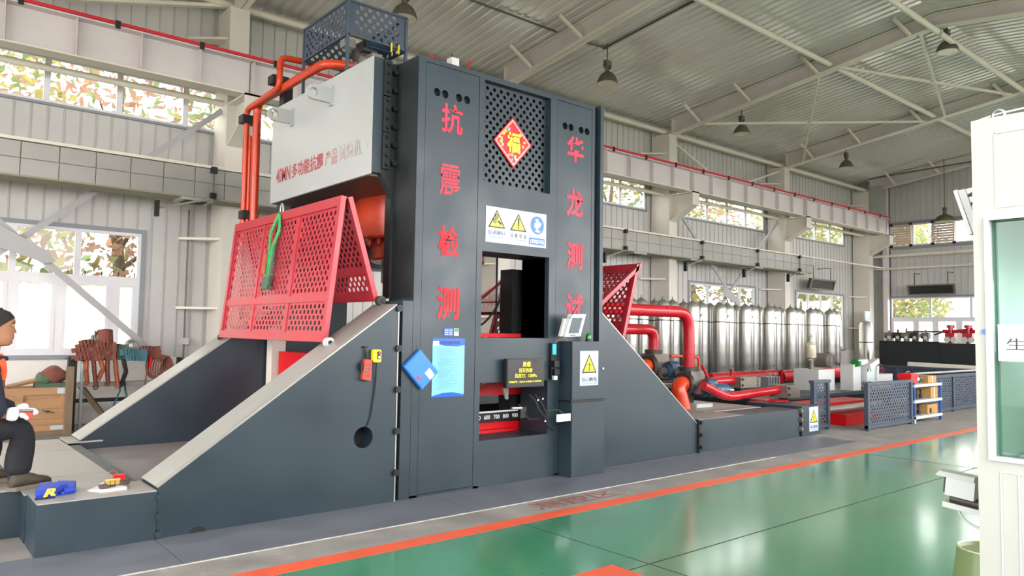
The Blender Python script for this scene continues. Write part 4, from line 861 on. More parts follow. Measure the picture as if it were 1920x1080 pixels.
# fu diamond
t = thing('festival_diamond', 'red and gold paper diamond with a lucky character on the perforated panel', 'decoration', (4.5, 5.36, 2.97))
dm = [(4.483, 3.442), (4.261, 3.171), (4.513, 2.97), (4.733, 3.214)]
dm = [(4.49, 3.435), (4.262, 3.185), (4.508, 2.955), (4.735, 3.205)]
fq(dm, 5.352, 5.364).build('card', 'fu_red', t)
cx, cz = 4.5, 3.195
for k_, m_ in ((.93, 'fu_pink'), (.84, 'fu_red')): poly([(cx+(x-cx)*k_, cz+(z-cz)*k_) for x, z in dm], (0, 5.352, 0), X_, Z_, m_, t, 'border', .001+.001*(1-k_)*10)
rr = random.Random(5)
for q in range(26):
    a = rr.uniform(0, 6.28); e_ = rr.uniform(.12, .17); x, z = cx+cos(a)*e_*1.0, cz+sin(a)*e_*1.0
    if abs(x-cx)+abs(z-cz) < .2: poly([(x+rr.uniform(.008, .022)*cos(b_), z+rr.uniform(.008, .022)*sin(b_)) for b_ in [2*pi*i/7 for i in range(7)]], (0, 5.352, 0), X_, Z_, rr.choice(['fu_pink', 'fu_gold', 'fu_gold', 'poster_cyan', 'sign_white']), t, 'printed_flower', .0035+q*.0001)
text('福', (4.415, 5.352, 3.095), X_, Z_, .17, .20, 'fu_gold', t, lift=.008, bold=.05)
# pendant and tester on the left wing
yw = 5.29
t = thing('pendant_switch', 'yellow two-button pendant switch hung on the front left wing', 'switch', (3.025, 5.27, 1.13))
MB().prism([(2.992, 1.135), (3.056, 1.135), (3.06, 1.15), (3.06, 1.225), (3.05, 1.235), (2.99, 1.235), (2.987, 1.225), (2.987, 1.15)], 'y', yw-.05, yw-.012).build('body', 'yellow_plastic', t)
for z, m_ in ((1.205, 'orange_paint'), (1.175, 'plastic_white')): r_ = MB(); r_.cyl((3.037, yw-.05, z), (3.037, yw-.056, z), .017, 14); r_.build('button_ring', 'black', t, True); MB().cyl((3.037, yw-.056, z), (3.037, yw-.06, z), .011, 12).build('button', m_, t, True)
MB().tube(bend([(3.03, yw-.025, 1.135), (3.035, yw-.01, .95), (3.0, yw-.008, .7), (2.965, yw-.004, .62)], .08), .006, 6).build('cable', 'black_rubber', t, True)
MB().box(3.0, 3.04, yw-.02, yw, 1.18, 1.21).build('hook', 'black', t)
t = thing('remote_control', 'worn red remote control hanging on a black cord from the left wing', 'remote', (2.94, 5.27, .99))
MB().prism([(2.90, 1.0), (2.975, .99), (2.982, 1.155), (2.915, 1.16)], 'y', yw-.045, yw-.008).build('body', 'remote_red', t)
rb = MB()
for i in range(2):
    for k in range(4): rb.cyl((2.928+i*.025+k*.003, yw-.045, 1.03+k*.028), (2.928+i*.025+k*.003, yw-.05, 1.03+k*.028), .007, 8)
rb.build('buttons', 'plastic_grey', t); MB().box(2.885, 2.90, yw-.04, yw-.01, 1.07, 1.13).build('clip', 'black', t)
MB().tube([(2.93, yw-.02, 1.16), (2.925, yw-.015, 1.26), (2.945, yw-.015, 1.16)], .005, 6).build('cord', 'black_rubber', t); MB().box(2.915, 2.95, yw-.03, yw, 1.25, 1.262).build('hook', 'black', t)
# ================================================================== RIGHT-HAND SIDE: PIPES, VALVES, TANKS
def pb(mb, x0, y0, x1, y1, Y, dy):
    a, b_ = atY(x0, y1, Y), atY(x1, y0, Y); return mb.box(a.x, b_.x, Y, Y+dy, a.z, b_.z)
hp = thing('hydraulic_pipe', 'thick red pipe arching high out of the right guard down to a valve', 'pipe', (8.81, 6.5, .9), 'red hydraulic pipes')
MB().tube(bend([(5.9, 6.5, 1.71), (8.81, 6.5, 1.71), (8.81, 6.5, .93)], .27, 8), .082, 20).build('pipe', 'pipe_red', hp, True); MB().tube([(8.81, 6.5, .93), (8.81, 6.5, .87)], .14, 20).build('collar', 'casting_dark', hp, True)
hp = thing('hydraulic_pipe', 'shorter red pipe elbow beneath the high arched pipe', 'pipe', (8.66, 7, 1.1), 'red hydraulic pipes')
MB().tube(bend([(5.9, 7.0, 1.455), (8.64, 7.0, 1.455), (8.64, 7.0, 1.14)], .26, 8), .078, 20).build('pipe', 'pipe_red', hp, True); MB().tube([(8.64, 7.0, 1.16), (8.64, 7.0, 1.10)], .13, 20).build('collar', 'casting_dark', hp, True)
def valve(c, sc, label):
    v = thing('servo_valve', label, 'valve', c, 'hydraulic valves'); c = V(c)
    q = lambda x, y, z: c+V((x, y, z))*sc
    MB().hull([q(-.10, -.12, -.1), q(.22, -.12, -.1), q(.22, .16, -.1), q(-.10, .16, -.1), q(-.10, -.12, .16), q(.22, -.12, .16), q(.22, .16, .16), q(-.10, .16, .16)]).build('valve_body', 'casting_grey', v)
    MB().lathe([(.15, 0), (.17, .02), (.17, .06), (.1, .08)], q(-.20, -.05, -.02), (1, 0, 0), 24).build('flange', 'casting_dark', v, True)
    MB().tube(bend([q(-.12, -.05, -.02), q(-.38, -.10, -.02), q(-.30, -.16, -.45)], .16*sc, 8), .105*sc, 16).build('elbow', 'orange_paint', v, True)
    m_ = MB(); m_.cyl(q(.05, -.20, -.10), q(.52, -.26, -.12), .095*sc, 16); m_.cyl(q(.12, -.2, -.02), q(.30, -.22, -.02), .07*sc, 12); m_.box(q(.1, 0, 0).x, q(.22, 0, 0).x, q(0, -.3, 0).y, q(0, -.12, 0).y, q(0, 0, -.2).z, q(0, 0, 0).z); m_.build('actuator', 'motor_blue', v, True)
    for (a_, b2, r2) in ((q(-.10, -.22, -.10), q(.05, -.2, -.1), .06), (q(.52, -.26, -.12), q(.66, -.28, -.13), .04), (q(.3, -.36, -.12), q(.34, -.24, -.12), .03)): MB().cyl(a_, b2, r2*sc, 10).build('fitting', 'bare_steel', v, True)
    MB().tube([q(.14+.09*cos(a), -.22, -.05+.09*sin(a)) for a in [pi*i/8 for i in range(9)]], .013*sc, 6).build('hose', 'black_rubber', v, True)
    MB().hull([q(-.08, -.2, -.42), q(.30, -.2, -.42), q(.30, .1, -.42), q(-.08, .1, -.42), q(-.08, -.2, -.30), q(.30, -.2, -.30), q(.30, .1, -.30), q(-.08, .1, -.30)]).build('manifold', 'box_white', v)
    MB().hull([q(-.2, -.02, -.62), q(.1, -.02, -.62), q(.1, .2, -.62), q(-.2, .2, -.62), q(-.2, -.02, -.1), q(.1, -.02, -.1), q(.1, .2, -.1), q(-.2, .2, -.1)]).build('pedestal', 'casting_dark', v)
valve((8.80, 6.5, .72), 1.0, 'blue motorised valve with orange elbow below the high arched red pipe')
valve((8.62, 7.0, .95), .95, 'blue motorised valve half hidden behind the sloping right wing')
MB_ = MB().tube(bend([(8.9, 6.9, 1.07), (9.6, 6.9, 1.05), (9.62, 6.9, .62)], .08), .022, 10); tag(MB_.build('small_pipe', 'orange_paint', None, True), 'thin orange pipe bent down in front of the silver tanks', 'pipe')
tag(MB().cyl((8.85, 6.3, .95), (8.98, 6.3, .78), .02, 8).build('small_pipe', 'pipe_red', None, True), 'short thin red pipe slanting between the two blue valves', 'pipe')
def lowpipe(pts, Y, r, label, endblock=None):
    t = thing('hydraulic_pipe', label, 'pipe', tuple(atY(*pts[0], Y)), 'red hydraulic pipes')
    MB().tube(bend([atY(x, y, Y) for x, y in pts], .2), r, 18).build('pipe', 'pipe_red', t, True)
    for x, y in (pts[-1],): p = atY(x, y, Y); MB().box(p.x-.05, p.x+.05, Y-.06, Y+.06, .36 if p.x > 8 else 0, p.z).build('saddle', 'casting_dark', t)
    if endblock:
        pb(MB(), *endblock, Y-.15, .3).build('end_block', 'casting_grey', t); x0, y0, x1, y1 = endblock
        for k in range(2): c = atY(x0+3, y0+(y1-y0)*(.25+.5*k), Y-.15); MB().cyl(c, c-Y_*.02, .02, 8).build('bolt', 'casting_dark', t)
    return t
lowpipe([(1318, 722), (1362, 745), (1470, 729)], 6.15, .062, 'lowest red pipe bending across the grey base to a flange block', (1476, 722, 1500, 747))
lowpipe([(1330, 716), (1385, 712)], 7.0, .07, 'short red pipe stub ending in a grey block before the tanks', (1389, 706, 1418, 728))
lowpipe([(1330, 709), (1452, 702)], 8.4, .10, 'long red pipe lying in front of the tanks, left length')
lowpipe([(1462, 706), (1650, 692)], 8.4, .13, 'thick red main pipe lying left of the white pump box')
mf = thing('manifold_block', 'grey drilled steel manifold block between two red pipes', 'manifold', tuple(atY(1425, 728, 6.9)), 'manifold blocks'); pb(MB(), 1405, 708, 1426, 727, 6.9, .3).build('block', 'casting_grey', mf)
k = MB(); [k.cyl(atY(1409+6*i, 712+5*j_, 6.9), atY(1409+6*i, 712+5*j_, 6.9)-Y_*.005, .018, 8) for i in range(3) for j_ in range(3)]; k.build('bolt_holes', 'black', mf)['kind'] = 'stuff'
mf = thing('manifold_block', 'pale perforated manifold block with two lifting rings', 'manifold', tuple(atY(1452, 722, 7.6)), 'manifold blocks'); pb(MB(), 1441, 706, 1463, 729, 7.6, .3).build('block', 'bare_steel', mf)
k = MB(); [k.cyl(atY(1444+5*i, 709+4*j_, 7.6), atY(1444+5*i, 709+4*j_, 7.6)-Y_*.005, .018, 8) for i in range(4) for j_ in range(3)]; k.build('bolt_holes', 'black', mf)['kind'] = 'stuff'
for q in (1443, 1454): c = atY(q, 706, 7.6); MB().tube([c+V((.035*cos(a), 0, .035+.035*sin(a))) for a in [2*pi*i/10 for i in range(10)]], .009, 6, closed=True).build('lifting_ring', 'bare_steel', mf, True)
for q, Y in ((1372, 7.6), (1466, 7.8)): c = atY(q, 712, Y); c.z = .36; d = atY(q, 692, Y); d.x = c.x; tag(MB().cyl(c, d, .028, 8).build('lever_handle', 'pipe_red', None, True), 'upright red lever handle %s' % ('before the middle tanks' if q < 1400 else 'right of the lifting rings'), 'handle')
# silver accumulator tanks
tk = thing('gas_cylinder', 'tall silver gas cylinder with domed top in the row along the wall', 'gas cylinder', (0, 0, 0), 'silver gas cylinders')
MB().lathe([(.05, 0), (.12, .03), (.152, .1), (.152, 1.53), (.14, 1.60), (.10, 1.65), (.05, 1.68), (.03, 1.69)], (0, 0, 0), n=28).build('shell', 'stainless', tk, True)
n_ = MB(); n_.cyl((0, 0, 1.69), (0, 0, 1.76), .012, 8); n_.cyl((0, 0, 1.69), (0, 0, 1.705), .04, 10); n_.build('nozzle', 'casting_grey', tk, True)
MB().lathe([(.154, 0), (.157, .005), (.154, .02)], (0, 0, 1.24), n=28).build('strap', 'casting_dark', tk, True)
pos = []
for k in range(10):
    x = 10.45+1.03*k; pos += [(x+.0, 9.9, 'front'), (x+.46, 10.0, 'second'), (x+.30, 10.36, 'rear')]
first = True; ords = ['first', 'second', 'third', 'fourth', 'fifth', 'sixth', 'seventh', 'eighth', 'ninth', 'tenth']
for i, (x, y, w_) in enumerate(pos):
    lb = 'tall silver gas cylinder, %s cluster from the machine, %s' % (ords[i//3], {'front': 'nearest one', 'second': 'one to its right', 'rear': 'one behind'}[w_])
    if first: tk.location = (x, y, .43); tk['label'] = lb; first = False
    else: c = copy_tree(tk, None, None, lb); c.location = (x, y, .43)
tc = thing('gas_cylinder', 'lone silver tank standing in the far corner beside the black cabinet', 'gas cylinder', (24.3, 11.0, 0)); p = (24.3, 11.0, 0)
MB().lathe([(.2, 0), (.21, .1), (.21, 1.75), (.16, 1.85), (.05, 1.9)], p, n=24).build('shell', 'stainless', tc, True); MB().lathe([(.215, 0), (.215, .03)], (24.3, 11.0, 1.2), n=24).build('strap', 'casting_dark', tc)
rk = thing('cylinder_rack', 'dark steel rack frame carrying the row of silver gas cylinders', 'rack', (15, 10.2, 0))
for y in (9.62, 10.3, 10.9): MB().box(10.1, 20.9, y, y+.08, .33, .43).build('rail', 'casting_dark', rk)
for k in range(11):
    x = 10.2+1.03*k-.28+.9
    if x < 21: 
        MB().box(x-.02, x+.02, 9.88, 9.93, 0, 1.72).build('upright', 'bare_steel', rk); MB().tube([(x, 9.9, 1.72), (x-.0, 9.9, 1.80), (x-.05, 9.9, 1.84), (x-.09, 9.9, 1.78)], .012, 6).build('hook', 'bare_steel', rk)
        MB().box(x-.03, x+.03, 9.62, 10.98, .0, .33).build('foot', 'casting_dark', rk)
# base table, pump unit
tb_ = thing('pump_table', 'low dark grey machine table behind the right railing', 'table', (13, 7, 0)); MB().box(10.9, 16.4, 6.6, 8.6, .30, .36).build('table_top', 'steel_paint', tb_); MB().box(11.0, 16.3, 6.75, 8.5, 0, .30).build('plinth', 'steel_paint_dark', tb_)
rb_ = thing('hydraulic_ram', 'bright red hydraulic cylinder base seen through the railing gap', 'base', (11.6, 6, 0)); MB().box(10.95, 13.4, 6.0, 6.5, .10, .30).build('red_beam', 'bright_red', rb_); MB().box(11.55, 12.8, 5.55, 5.95, 0, .17).build('red_block', 'bright_red', rb_); MB().cyl((10.9, 5.75, .24), (13.2, 5.75, .24), .06, 16).build('chrome_rod', 'stainless', rb_, True)
MB().box(10.2, 10.55, 5.95, 6.4, .12, .42).build('red_block', 'bright_red', rb_)
pu = thing('pump_unit', 'white pump box with grey motor and beige filter on the table', 'pump', (12.6, 7, .36))
a = atY(1535, 735, 7.0); b_ = atY(1565, 706, 7.0); X0, X1 = a.x, b_.x
MB().box(X0, X1, 7.0, 7.5, .36, .76).build('oil_box', 'plastic_white', pu)
c = V((X1-.15, 6.98, .93)); MB().lathe([(.13, 0), (.15, .03), (.15, .06), (.135, .08), (.135, .4)], c, (0, 1, 0), 24).build('motor', 'casting_grey', pu, True)
rr_ = MB(); [rr_.tube([c+V((r0*cos(2*pi*i/18), -.003, r0*sin(2*pi*i/18))) for i in range(18)], .005, 5, closed=True) for r0 in (.05, .09, .12)]; rr_.build('fan_grille', 'casting_dark', pu)
c = V((X0+.1, 7.2, .76)); MB().cyl(c, c+Z_*.22, .05, 12).build('filter_neck', 'lamp_shell', pu, True); MB().cyl(c+V((-.12, 0, .18)), c+V((.12, 0, .18)), .03, 10).build('tee_fitting', 'bare_steel', pu, True); MB().lathe([(.09, 0), (.1, .02), (.1, .24), (.03, .32), (.03, .4), (.045, .42), (.03, .46)], c+Z_*.22, n=16).build('filter_bowl', 'lamp_inside', pu, True)
MB().tube(bend([(X1-.1, 7.1, .9), (X1+.25, 7.0, .85), (X1+.3, 6.9, .5), (X1+.7, 6.8, .40)], .1), .012, 6).build('hose', 'black_rubber', pu, True)
st = thing('camera_stand', 'white control pillar with a white measuring head behind the railing', 'stand', (13.6, 6.6, .36))
a = atY(1600, 735, 6.7); b_ = atY(1614, 683, 6.7); MB().box(a.x, b_.x, 6.7, 6.95, .36, b_.z).build('pillar', 'plastic_white', st)
a = atY(1616, 715, 6.7); b_ = atY(1634, 684, 6.7); MB().box(a.x, b_.x, 6.6, 6.9, a.z, b_.z).build('grey_housing', 'shelf_grey', st)
q0 = atY(1604, 680, 6.7); q1 = atY(1622, 678, 6.7); MB().bar(q0, q1, .12, .10).build('measuring_head', 'plastic_white', st); MB().cyl(q0-X_*.02-Z_*.01, q0+X_*.09-Z_*.01, .075, 14).build('green_lens', 'green_dome', st, True)
q0 = atY(1626, 688, 6.6); q1 = atY(1643, 676, 6.6); MB().bar(q0, q1, .12, .10).build('tilted_head', 'plastic_white', st); q2 = atY(1642, 712, 6.6); MB().bar(q1-Z_*.1, q2, .08, .08).build('arm', 'plastic_white', st)
q0 = atY(1622, 678, 6.7); q1 = atY(1630, 686, 6.6); MB().bar(q0, q1, .05, .05).build('joint', 'black', st); q3 = atY(1626, 697, 6.6); MB().box(q3.x, q3.x+.05, 6.59, 6.6, q3.z, q3.z+.06).build('red_button', 'bright_red', st); MB().box(q3.x+.12, q3.x+.16, 6.59, 6.6, q3.z, q3.z+.06).build('green_light', 'led_green', st)
a = atY(1634, 718, 6.9); tag(MB().box(a.x, a.x+1.0, 6.9, 7.3, .36, .62).build('white_case', 'plastic_white'), 'low white equipment case behind the railing top', 'case')
# perforated railings
def railing(label, p0, p1, h, posts=2, pitch=.085):
    t = thing('guard_railing', label, 'railing', p0, 'perforated blue-grey railings'); a, b_ = V(p0), V(p1); U = (b_-a).normalized(); L_ = (b_-a).length; N_ = V((U.y, -U.x, 0))*.03
    def hb(mb, s0, s1, z0, z1, k=1):
        p = lambda s_, z, e: a+U*s_+Z_*z+N_*e*k
        return mb.hull([p(s0, z0, 1), p(s1, z0, 1), p(s1, z0, -1), p(s0, z0, -1), p(s0, z1, 1), p(s1, z1, 1), p(s1, z1, -1), p(s0, z1, -1)])
    n = max(1, posts-1)
    for i in range(posts): s0 = i*(L_-.06)/n; hb(MB(), s0, s0+.06, 0, h-.04).build('post', 'cage_blue', t)
    hb(MB(), -.02, L_+.02, h-.04, h, 1.3).build('top_rail', 'cage_blue', t); hb(MB(), 0, L_, .03, .08, .8).build('bottom_rail', 'cage_blue', t)
    for i in range(n):
        s0 = i*(L_-.06)/n+.06; s1 = (i+1)*(L_-.06)/n; MB().perf(a+U*s0+Z_*.08, U, Z_, s1-s0, h-.12, pitch, pitch*.55, .02).build('perforated_sheet', 'cage_blue', t)
    return t
railing('blue-grey perforated railing in front of the red base, left of the shelf', (11.20, 5.08, 0), (12.80, 5.08, 0), .715)
railing('narrow blue-grey perforated railing beside the small lightning sign', (10.50, 5.55, 0), (10.98, 5.55, 0), .74)
railing('long low blue-grey perforated railing right of the tool shelf', (14.1, 5.48, 0), (20.5, 5.48, 0), .70, 5)
railing('dark perforated railing running back in front of the black cabinet', (17.9, 8.3, 0), (17.9, 5.6, 0), .74, 4)
tag(MB().bar(atX(1703, 682, 18.3), atX(1832, 690, 18.3), .09, .09).build('white_beam', 'flange_paint'), 'long cream beam lying on the railing before the black cabinet', 'beam')
tag(MB().cyl((13.4, 5.42, .76), (20.3, 5.48, .75), .02, 8).build('steel_rod', 'stainless', None, True), 'long thin steel rod lying on top of the long low railing', 'rod')
# tool shelf
sh = thing('tool_shelf', 'low blue and grey steel shelf unit beside the perforated railing', 'shelf', (12.84, 5.04, 0))
for x in (12.84, 13.92):
    for y in (5.04, 5.36): MB().box(x, x+.035, y, y+.035, 0, .66).build('upright', 'shelf_blue', sh)
for z in (.07, .33, .585): MB().box(12.83, 13.96, 5.03, 5.40, z, z+.045).build('shelf_board', 'shelf_grey', sh)
for z in (.0,): MB().box(12.83, 12.86, 5.03, 5.05, 0, .12).build('foot', 'shelf_grey', sh)
def onshelf(name, label, x0, x1, y0, y1, z0, z1, m, grp=None):
    t = thing(name, label, name.replace('_', ' ').split()[-1], (x0, y0, z0), grp)
    MB().box(x0, x1, y0, y1, z0, z1).build('body', m, t); return t
b1 = onshelf('wooden_box', 'open wooden box on the lowest shelf, right side', 13.45, 13.88, 5.08, 5.34, .117, .27, 'cardboard'); MB().box(13.55, 13.60, 5.07, 5.08, .13, .21).build('hand_hole', 'black', b1)
b1 = onshelf('cardboard_box', 'tan cardboard box on the middle shelf, right side', 13.6, 13.9, 5.08, 5.34, .377, .56, 'cardboard'); MB().box(13.72, 13.76, 5.075, 5.08, .377, .56).build('tape', 'lamp_inside', b1)
b1 = onshelf('cardboard_box', 'tan cardboard box on top of the shelf unit', 13.55, 13.9, 5.1, 5.34, .632, .75, 'cardboard'); MB().box(13.70, 13.74, 5.095, 5.1, .632, .75).build('tape', 'lamp_inside', b1)
for i in range(6):
    x = 12.92+i*.09; z = .377 if i % 2 else .117
    t = thing('steel_fitting', 'dark steel fitting standing on the %s shelf, %s from the left' % ('middle' if i % 2 else 'lowest', ords[i//2]), 'fitting', (x, 5.2, z), 'dark fittings on the shelves')
    MB().lathe([(.035, 0), (.035, .06), (.02, .07), (.02, .13), (.03, .14), (.03, .16)], (x, 5.15, z), n=12).build('body', 'casting_dark', t, True)
t = thing('toolbox', 'small red plastic box with handle on the shelf top and rod', 'box', (12.9, 5.1, .64)); MB().box(12.86, 13.12, 5.10, 5.30, .632, .74).build('body', 'bright_red', t); MB().box(12.85, 13.13, 5.09, 5.31, .74, .80).build('lid', 'bright_red', t); MB().tube([(12.92, 5.2, .80), (12.94, 5.2, .83), (13.04, 5.2, .83), (13.06, 5.2, .80)], .01, 6).build('handle', 'pipe_red', t)
t = thing('power_drill', 'white and brown hand tool lying on the shelf top', 'tool', (13.3, 5.15, .64)); MB().cyl((13.2, 5.18, .67), (13.38, 5.2, .70), .035, 10).build('barrel', 'plastic_white', t, True); MB().cyl((13.38, 5.2, .70), (13.5, 5.2, .70), .05, 12).build('grip', 'tool_brown', t, True); MB().cyl((13.14, 5.16, .65), (13.2, 5.18, .67), .015, 8).build('bit', 'stainless', t, True)
# black cabinets at the end wall with valves on top
c1 = thing('oil_tank', 'big black steel oil tank below the end wall, left part', 'tank', (22, 8.8, 0)); MB().box(22.0, 24.0, 7.95, 9.58, 0, 1.27).build('body', 'steel_paint_dark', c1); MB().box(21.97, 22.0, 7.97, 9.55, 1.24, 1.29).build('rim', 'black', c1)
c1 = thing('oil_tank', 'black steel oil tank below the end wall, right part carrying red valves', 'tank', (22, 6, 0)); MB().box(21.95, 24.0, 5.2, 7.93, 0, 1.25).build('body', 'steel_paint_dark', c1); MB().cyl((21.94, 6.6, .75), (21.9, 6.6, .75), .05, 12).build('drain_cock', 'casting_grey', c1, True)
def xp(x, y): return atX(x, y, 22.4)
for i, (px, w_) in enumerate(((1668, 6), (1684, 8), (1700, 7), (1716, 9), (1736, 9))):
    p = xp(px, 641); p.z = 1.27; t = thing('pump_motor', 'dark small pump fitting on the black tank, %s from the left' % ords[i], 'pump', tuple(p), 'fittings on the black tank')
    m_ = MB(); m_.cyl(p, p+Z_*.14, .08, 10); m_.cyl(p+V((0, -.1, .18)), p+V((0, .12, .18)), .09, 12); m_.cyl(p+Z_*.25, p+Z_*(.32+.03*(i % 3)), .03, 8); m_.build('body', 'casting_dark' if i % 2 else 'casting_grey', t, True); MB().cyl(p+V((-.08, -.02, .12)), p+V((-.1, -.02, .12)), .05, 10).build('gauge', 'plastic_white', t)
for i, px in enumerate((1783, 1816)):
    p = xp(px, 641); p.z = 1.25; t = thing('red_valve', 'red hydraulic valve standing on the black tank, %s one' % ['left', 'right'][i], 'valve', tuple(p), 'red valves on the black tank')
    m_ = MB(); m_.cyl(p, p+Z_*.42, .06, 10); m_.box(p.x-.1, p.x+.1, p.y-.12, p.y+.12, p.z+.15, p.z+.28); m_.cyl(p+V((0, -.2, .33)), p+V((0, .2, .33)), .05, 10); m_.cyl(p+Z_*.42, p+Z_*.5, .1, 12); m_.build('body', 'pipe_red', t, True)
    for e in (-.12, .05): MB().cyl(p+V((-.12, e, .1)), p+V((-.16, e, .1)), .08, 12).build('gauge', 'plastic_white', t, True)
a = xp(1735, 621); b_ = xp(1783, 618); tag(MB().tube(bend([xp(1700, 622), xp(1770, 622), xp(1752, 628)], .1), .02, 6).build('hose', 'black_rubber', None, True), 'black hose looping over the black tank left of the red valves', 'hose')
tag(MB().tube([xp(1783, 622), xp(1825, 618)], .045, 8).build('red_cross_pipe', 'pipe_red', None, True), 'horizontal red pipe joining the two red valves on the black tank', 'pipe')

# ================================================================== BOOTH, STOOL, CAMERA (right foreground)
bo = thing('control_booth', 'white prefabricated office booth with a window at the right edge', 'booth', (2.5, .8, 0))
xb, yb = 2.5, .807
def bw(y0, y1, z0, z1, x0=xb, x1=xb+.05, m='booth_white', n='wall_panel', p=bo): return MB().box(x0, x1, y0, y1, z0, z1).build(n, m, p)
bw(-1.3, yb, 0, 1.055); bw(-1.3, yb, 1.75, 2.06); bw(.765, yb, 1.055, 1.75); bw(-1.3, -.9, 1.055, 1.75)
for (y0, y1, z0, z1) in ((.762, .775, 1.045, 1.762), (-.9, .762, 1.75, 1.762), (-.9, .762, 1.045, 1.057)): bw(y0, y1, z0, z1, xb-.012, xb+.01, 'booth_trim', 'window_trim')
bw(-.9, .762, 1.057, 1.75, xb+.02, xb+.025, 'booth_glass', 'window_pane')
for (y0, y1, z0, z1) in ((-.5, .745, 2.008, 2.012), (.742, .746, 1.79, 2.012), (-.5, .745, 1.786, 1.79), (.745, .749, .1, 1.015), (-.5, .745, 1.012, 1.016), (.700, .704, .1, 1.012)): bw(y0, y1, z0, z1, xb-.003, xb, 'booth_trim', 'panel_moulding')
MB().box(xb+.05, 4.4, yb-.05, yb, 0, 2.06).build('wall_panel', 'booth_white', bo); MB().box(4.35, 4.4, -1.3, yb-.05, 0, 1.0).build('wall_panel', 'booth_white', bo); MB().box(4.35, 4.4, -1.3, yb-.05, 1.7, 2.06).build('wall_panel', 'booth_white', bo)
MB().box(xb+.05, 4.35, -1.3, yb-.05, 2.0, 2.06).build('roof_panel', 'booth_white', bo); MB().box(xb+.05, 4.35, -1.3, yb-.05, .0, .02).build('floor_panel', 'shelf_grey', bo)
MB().cyl((xb, .781, 1.42), (xb-.008, .781, 1.42), .0075, 14).build('blue_cap', 'sign_blue', bo, True)
MB().tube([(xb+.03, .742+.016*cos(a), 2.072+.016*sin(a)) for a in [2*pi*i/16 for i in range(16)]], .004, 8, closed=True).build('lifting_eye', 'bare_steel', bo, True)
MB().tube(bend([(xb+.03, .80, 2.065), (xb+.03, .75, 2.075), (xb+.03, .6, 2.082), (xb+.03, .4, 2.07)], .05), .003, 6).build('cable', 'plastic_white', bo)
t = thing('paper_sign', 'white paper sign with large characters taped inside the booth window', 'sign', (xb+.019, .75, 1.33)); MB().box(xb+.015, xb+.018, .38, .752, 1.335, 1.442).build('paper', 'paper_white', t); text('生产办公室', (xb+.015, .731, 1.366), -Y_, Z_, .285, .036, 'sign_black', t, lift=.001)
t = thing('office_desk', 'pale desk inside the booth behind the glass', 'desk', (3.2, .4, 0)); MB().box(2.62, 3.3, -.6, .735, 1.02, 1.05).build('desk_top', 'shelf_grey', t); MB().box(3.2, 3.28, -.5, .7, .02, 1.02).build('panel', 'booth_white', t)
t = thing('spray_bottle', 'clear spray bottle with green label on the desk in the booth', 'bottle', (2.86, .70, 1.05)); c = V((2.9, .705, 1.05))
c = V((2.88, .70, 1.05)); MB().lathe([(.026, 0), (.028, .01), (.028, .07), (.012, .105), (.012, .12)], c, n=16).build('bottle', 'lamp_inside', t, True); MB().lathe([(.0285, .015), (.0285, .06)], c, n=16).build('label', 'green_dome', t); MB().hull([c+V((-.01, -.03, .12)), c+V((.01, -.03, .12)), c+V((.01, .025, .12)), c+V((-.01, .025, .12)), c+V((-.01, -.02, .145)), c+V((.01, -.02, .145)), c+V((.01, .03, .145)), c+V((-.01, .03, .145))]).build('trigger_head', 'plastic_white', t)
t = thing('computer_monitor', 'dark computer monitor seen through the booth glass', 'monitor', (3.0, .3, 1.05)); MB().hull([(2.95, .60, 1.10), (2.95, .2, 1.10), (2.98, .2, 1.10), (2.98, .60, 1.10), (3.0, .60, 1.40), (3.0, .2, 1.40), (3.03, .2, 1.40), (3.03, .60, 1.40)]).build('screen_housing', 'casting_dark', t); MB().box(2.94, 3.04, .35, .45, 1.05, 1.11).build('foot', 'casting_dark', t)
t = thing('security_camera', 'white bullet security camera mounted on the side of the booth', 'camera', (2.95, .93, .9))
a, b_ = atX(1768, 905, 2.85), atX(1834, 921, 2.85); U = (b_-a).normalized(); w_ = X_*.04
MB().bar(a+U*.02, b_, .07, .062).build('body', 'plastic_white', t); MB().hull([a-w_+Z_*.03-U*.01, b_-w_+Z_*.03, b_+w_+Z_*.03, a+w_+Z_*.03-U*.01, a-w_*.7+Z_*.045, b_-w_*.7+Z_*.047, b_+w_*.7+Z_*.047, a+w_*.7+Z_*.045]).build('sunshield', 'plastic_white', t)
MB().bar(a+U*.012, a+U*.021, .056, .05).build('lens_window', 'black', t); m_ = a*.4+b_*.6-Z_*.045; MB().cyl(m_-U*.04, m_+U*.05, .018, 12).build('joint', 'casting_dark', t, True)
MB().bar(m_-U*.06-Z_*.022, m_+U*.06-Z_*.022, .05, .018).build('bracket', 'plastic_white', t); MB().cyl((m_.x, .806, m_.z-.022), (m_.x, m_.y+.02, m_.z-.022), .014, 12).build('mount_arm', 'plastic_white', t, True); MB().cyl((m_.x, .806, m_.z-.02), (m_.x, .83, m_.z-.02), .035, 16).build('mount_plate', 'plastic_white', t, True)
MB().tube(bend([m_-U*.03, m_-Z_*.06-U*.01, m_-Z_*.08+U*.04, V((m_.x, .815, m_.z-.10))], .03), .004, 6).build('cable', 'plastic_white', t)
t = thing('led_floodlight', 'white finned floodlight tilted beside the top of the booth', 'light', (3.0, 1.0, 1.85))
fx = 2.95; a, b_ = atX(1787, 358, fx), atX(1816, 440, fx); D = (b_-a).normalized(); S = V((0, D.z, -D.y)); S = -S if S.y > 0 else S
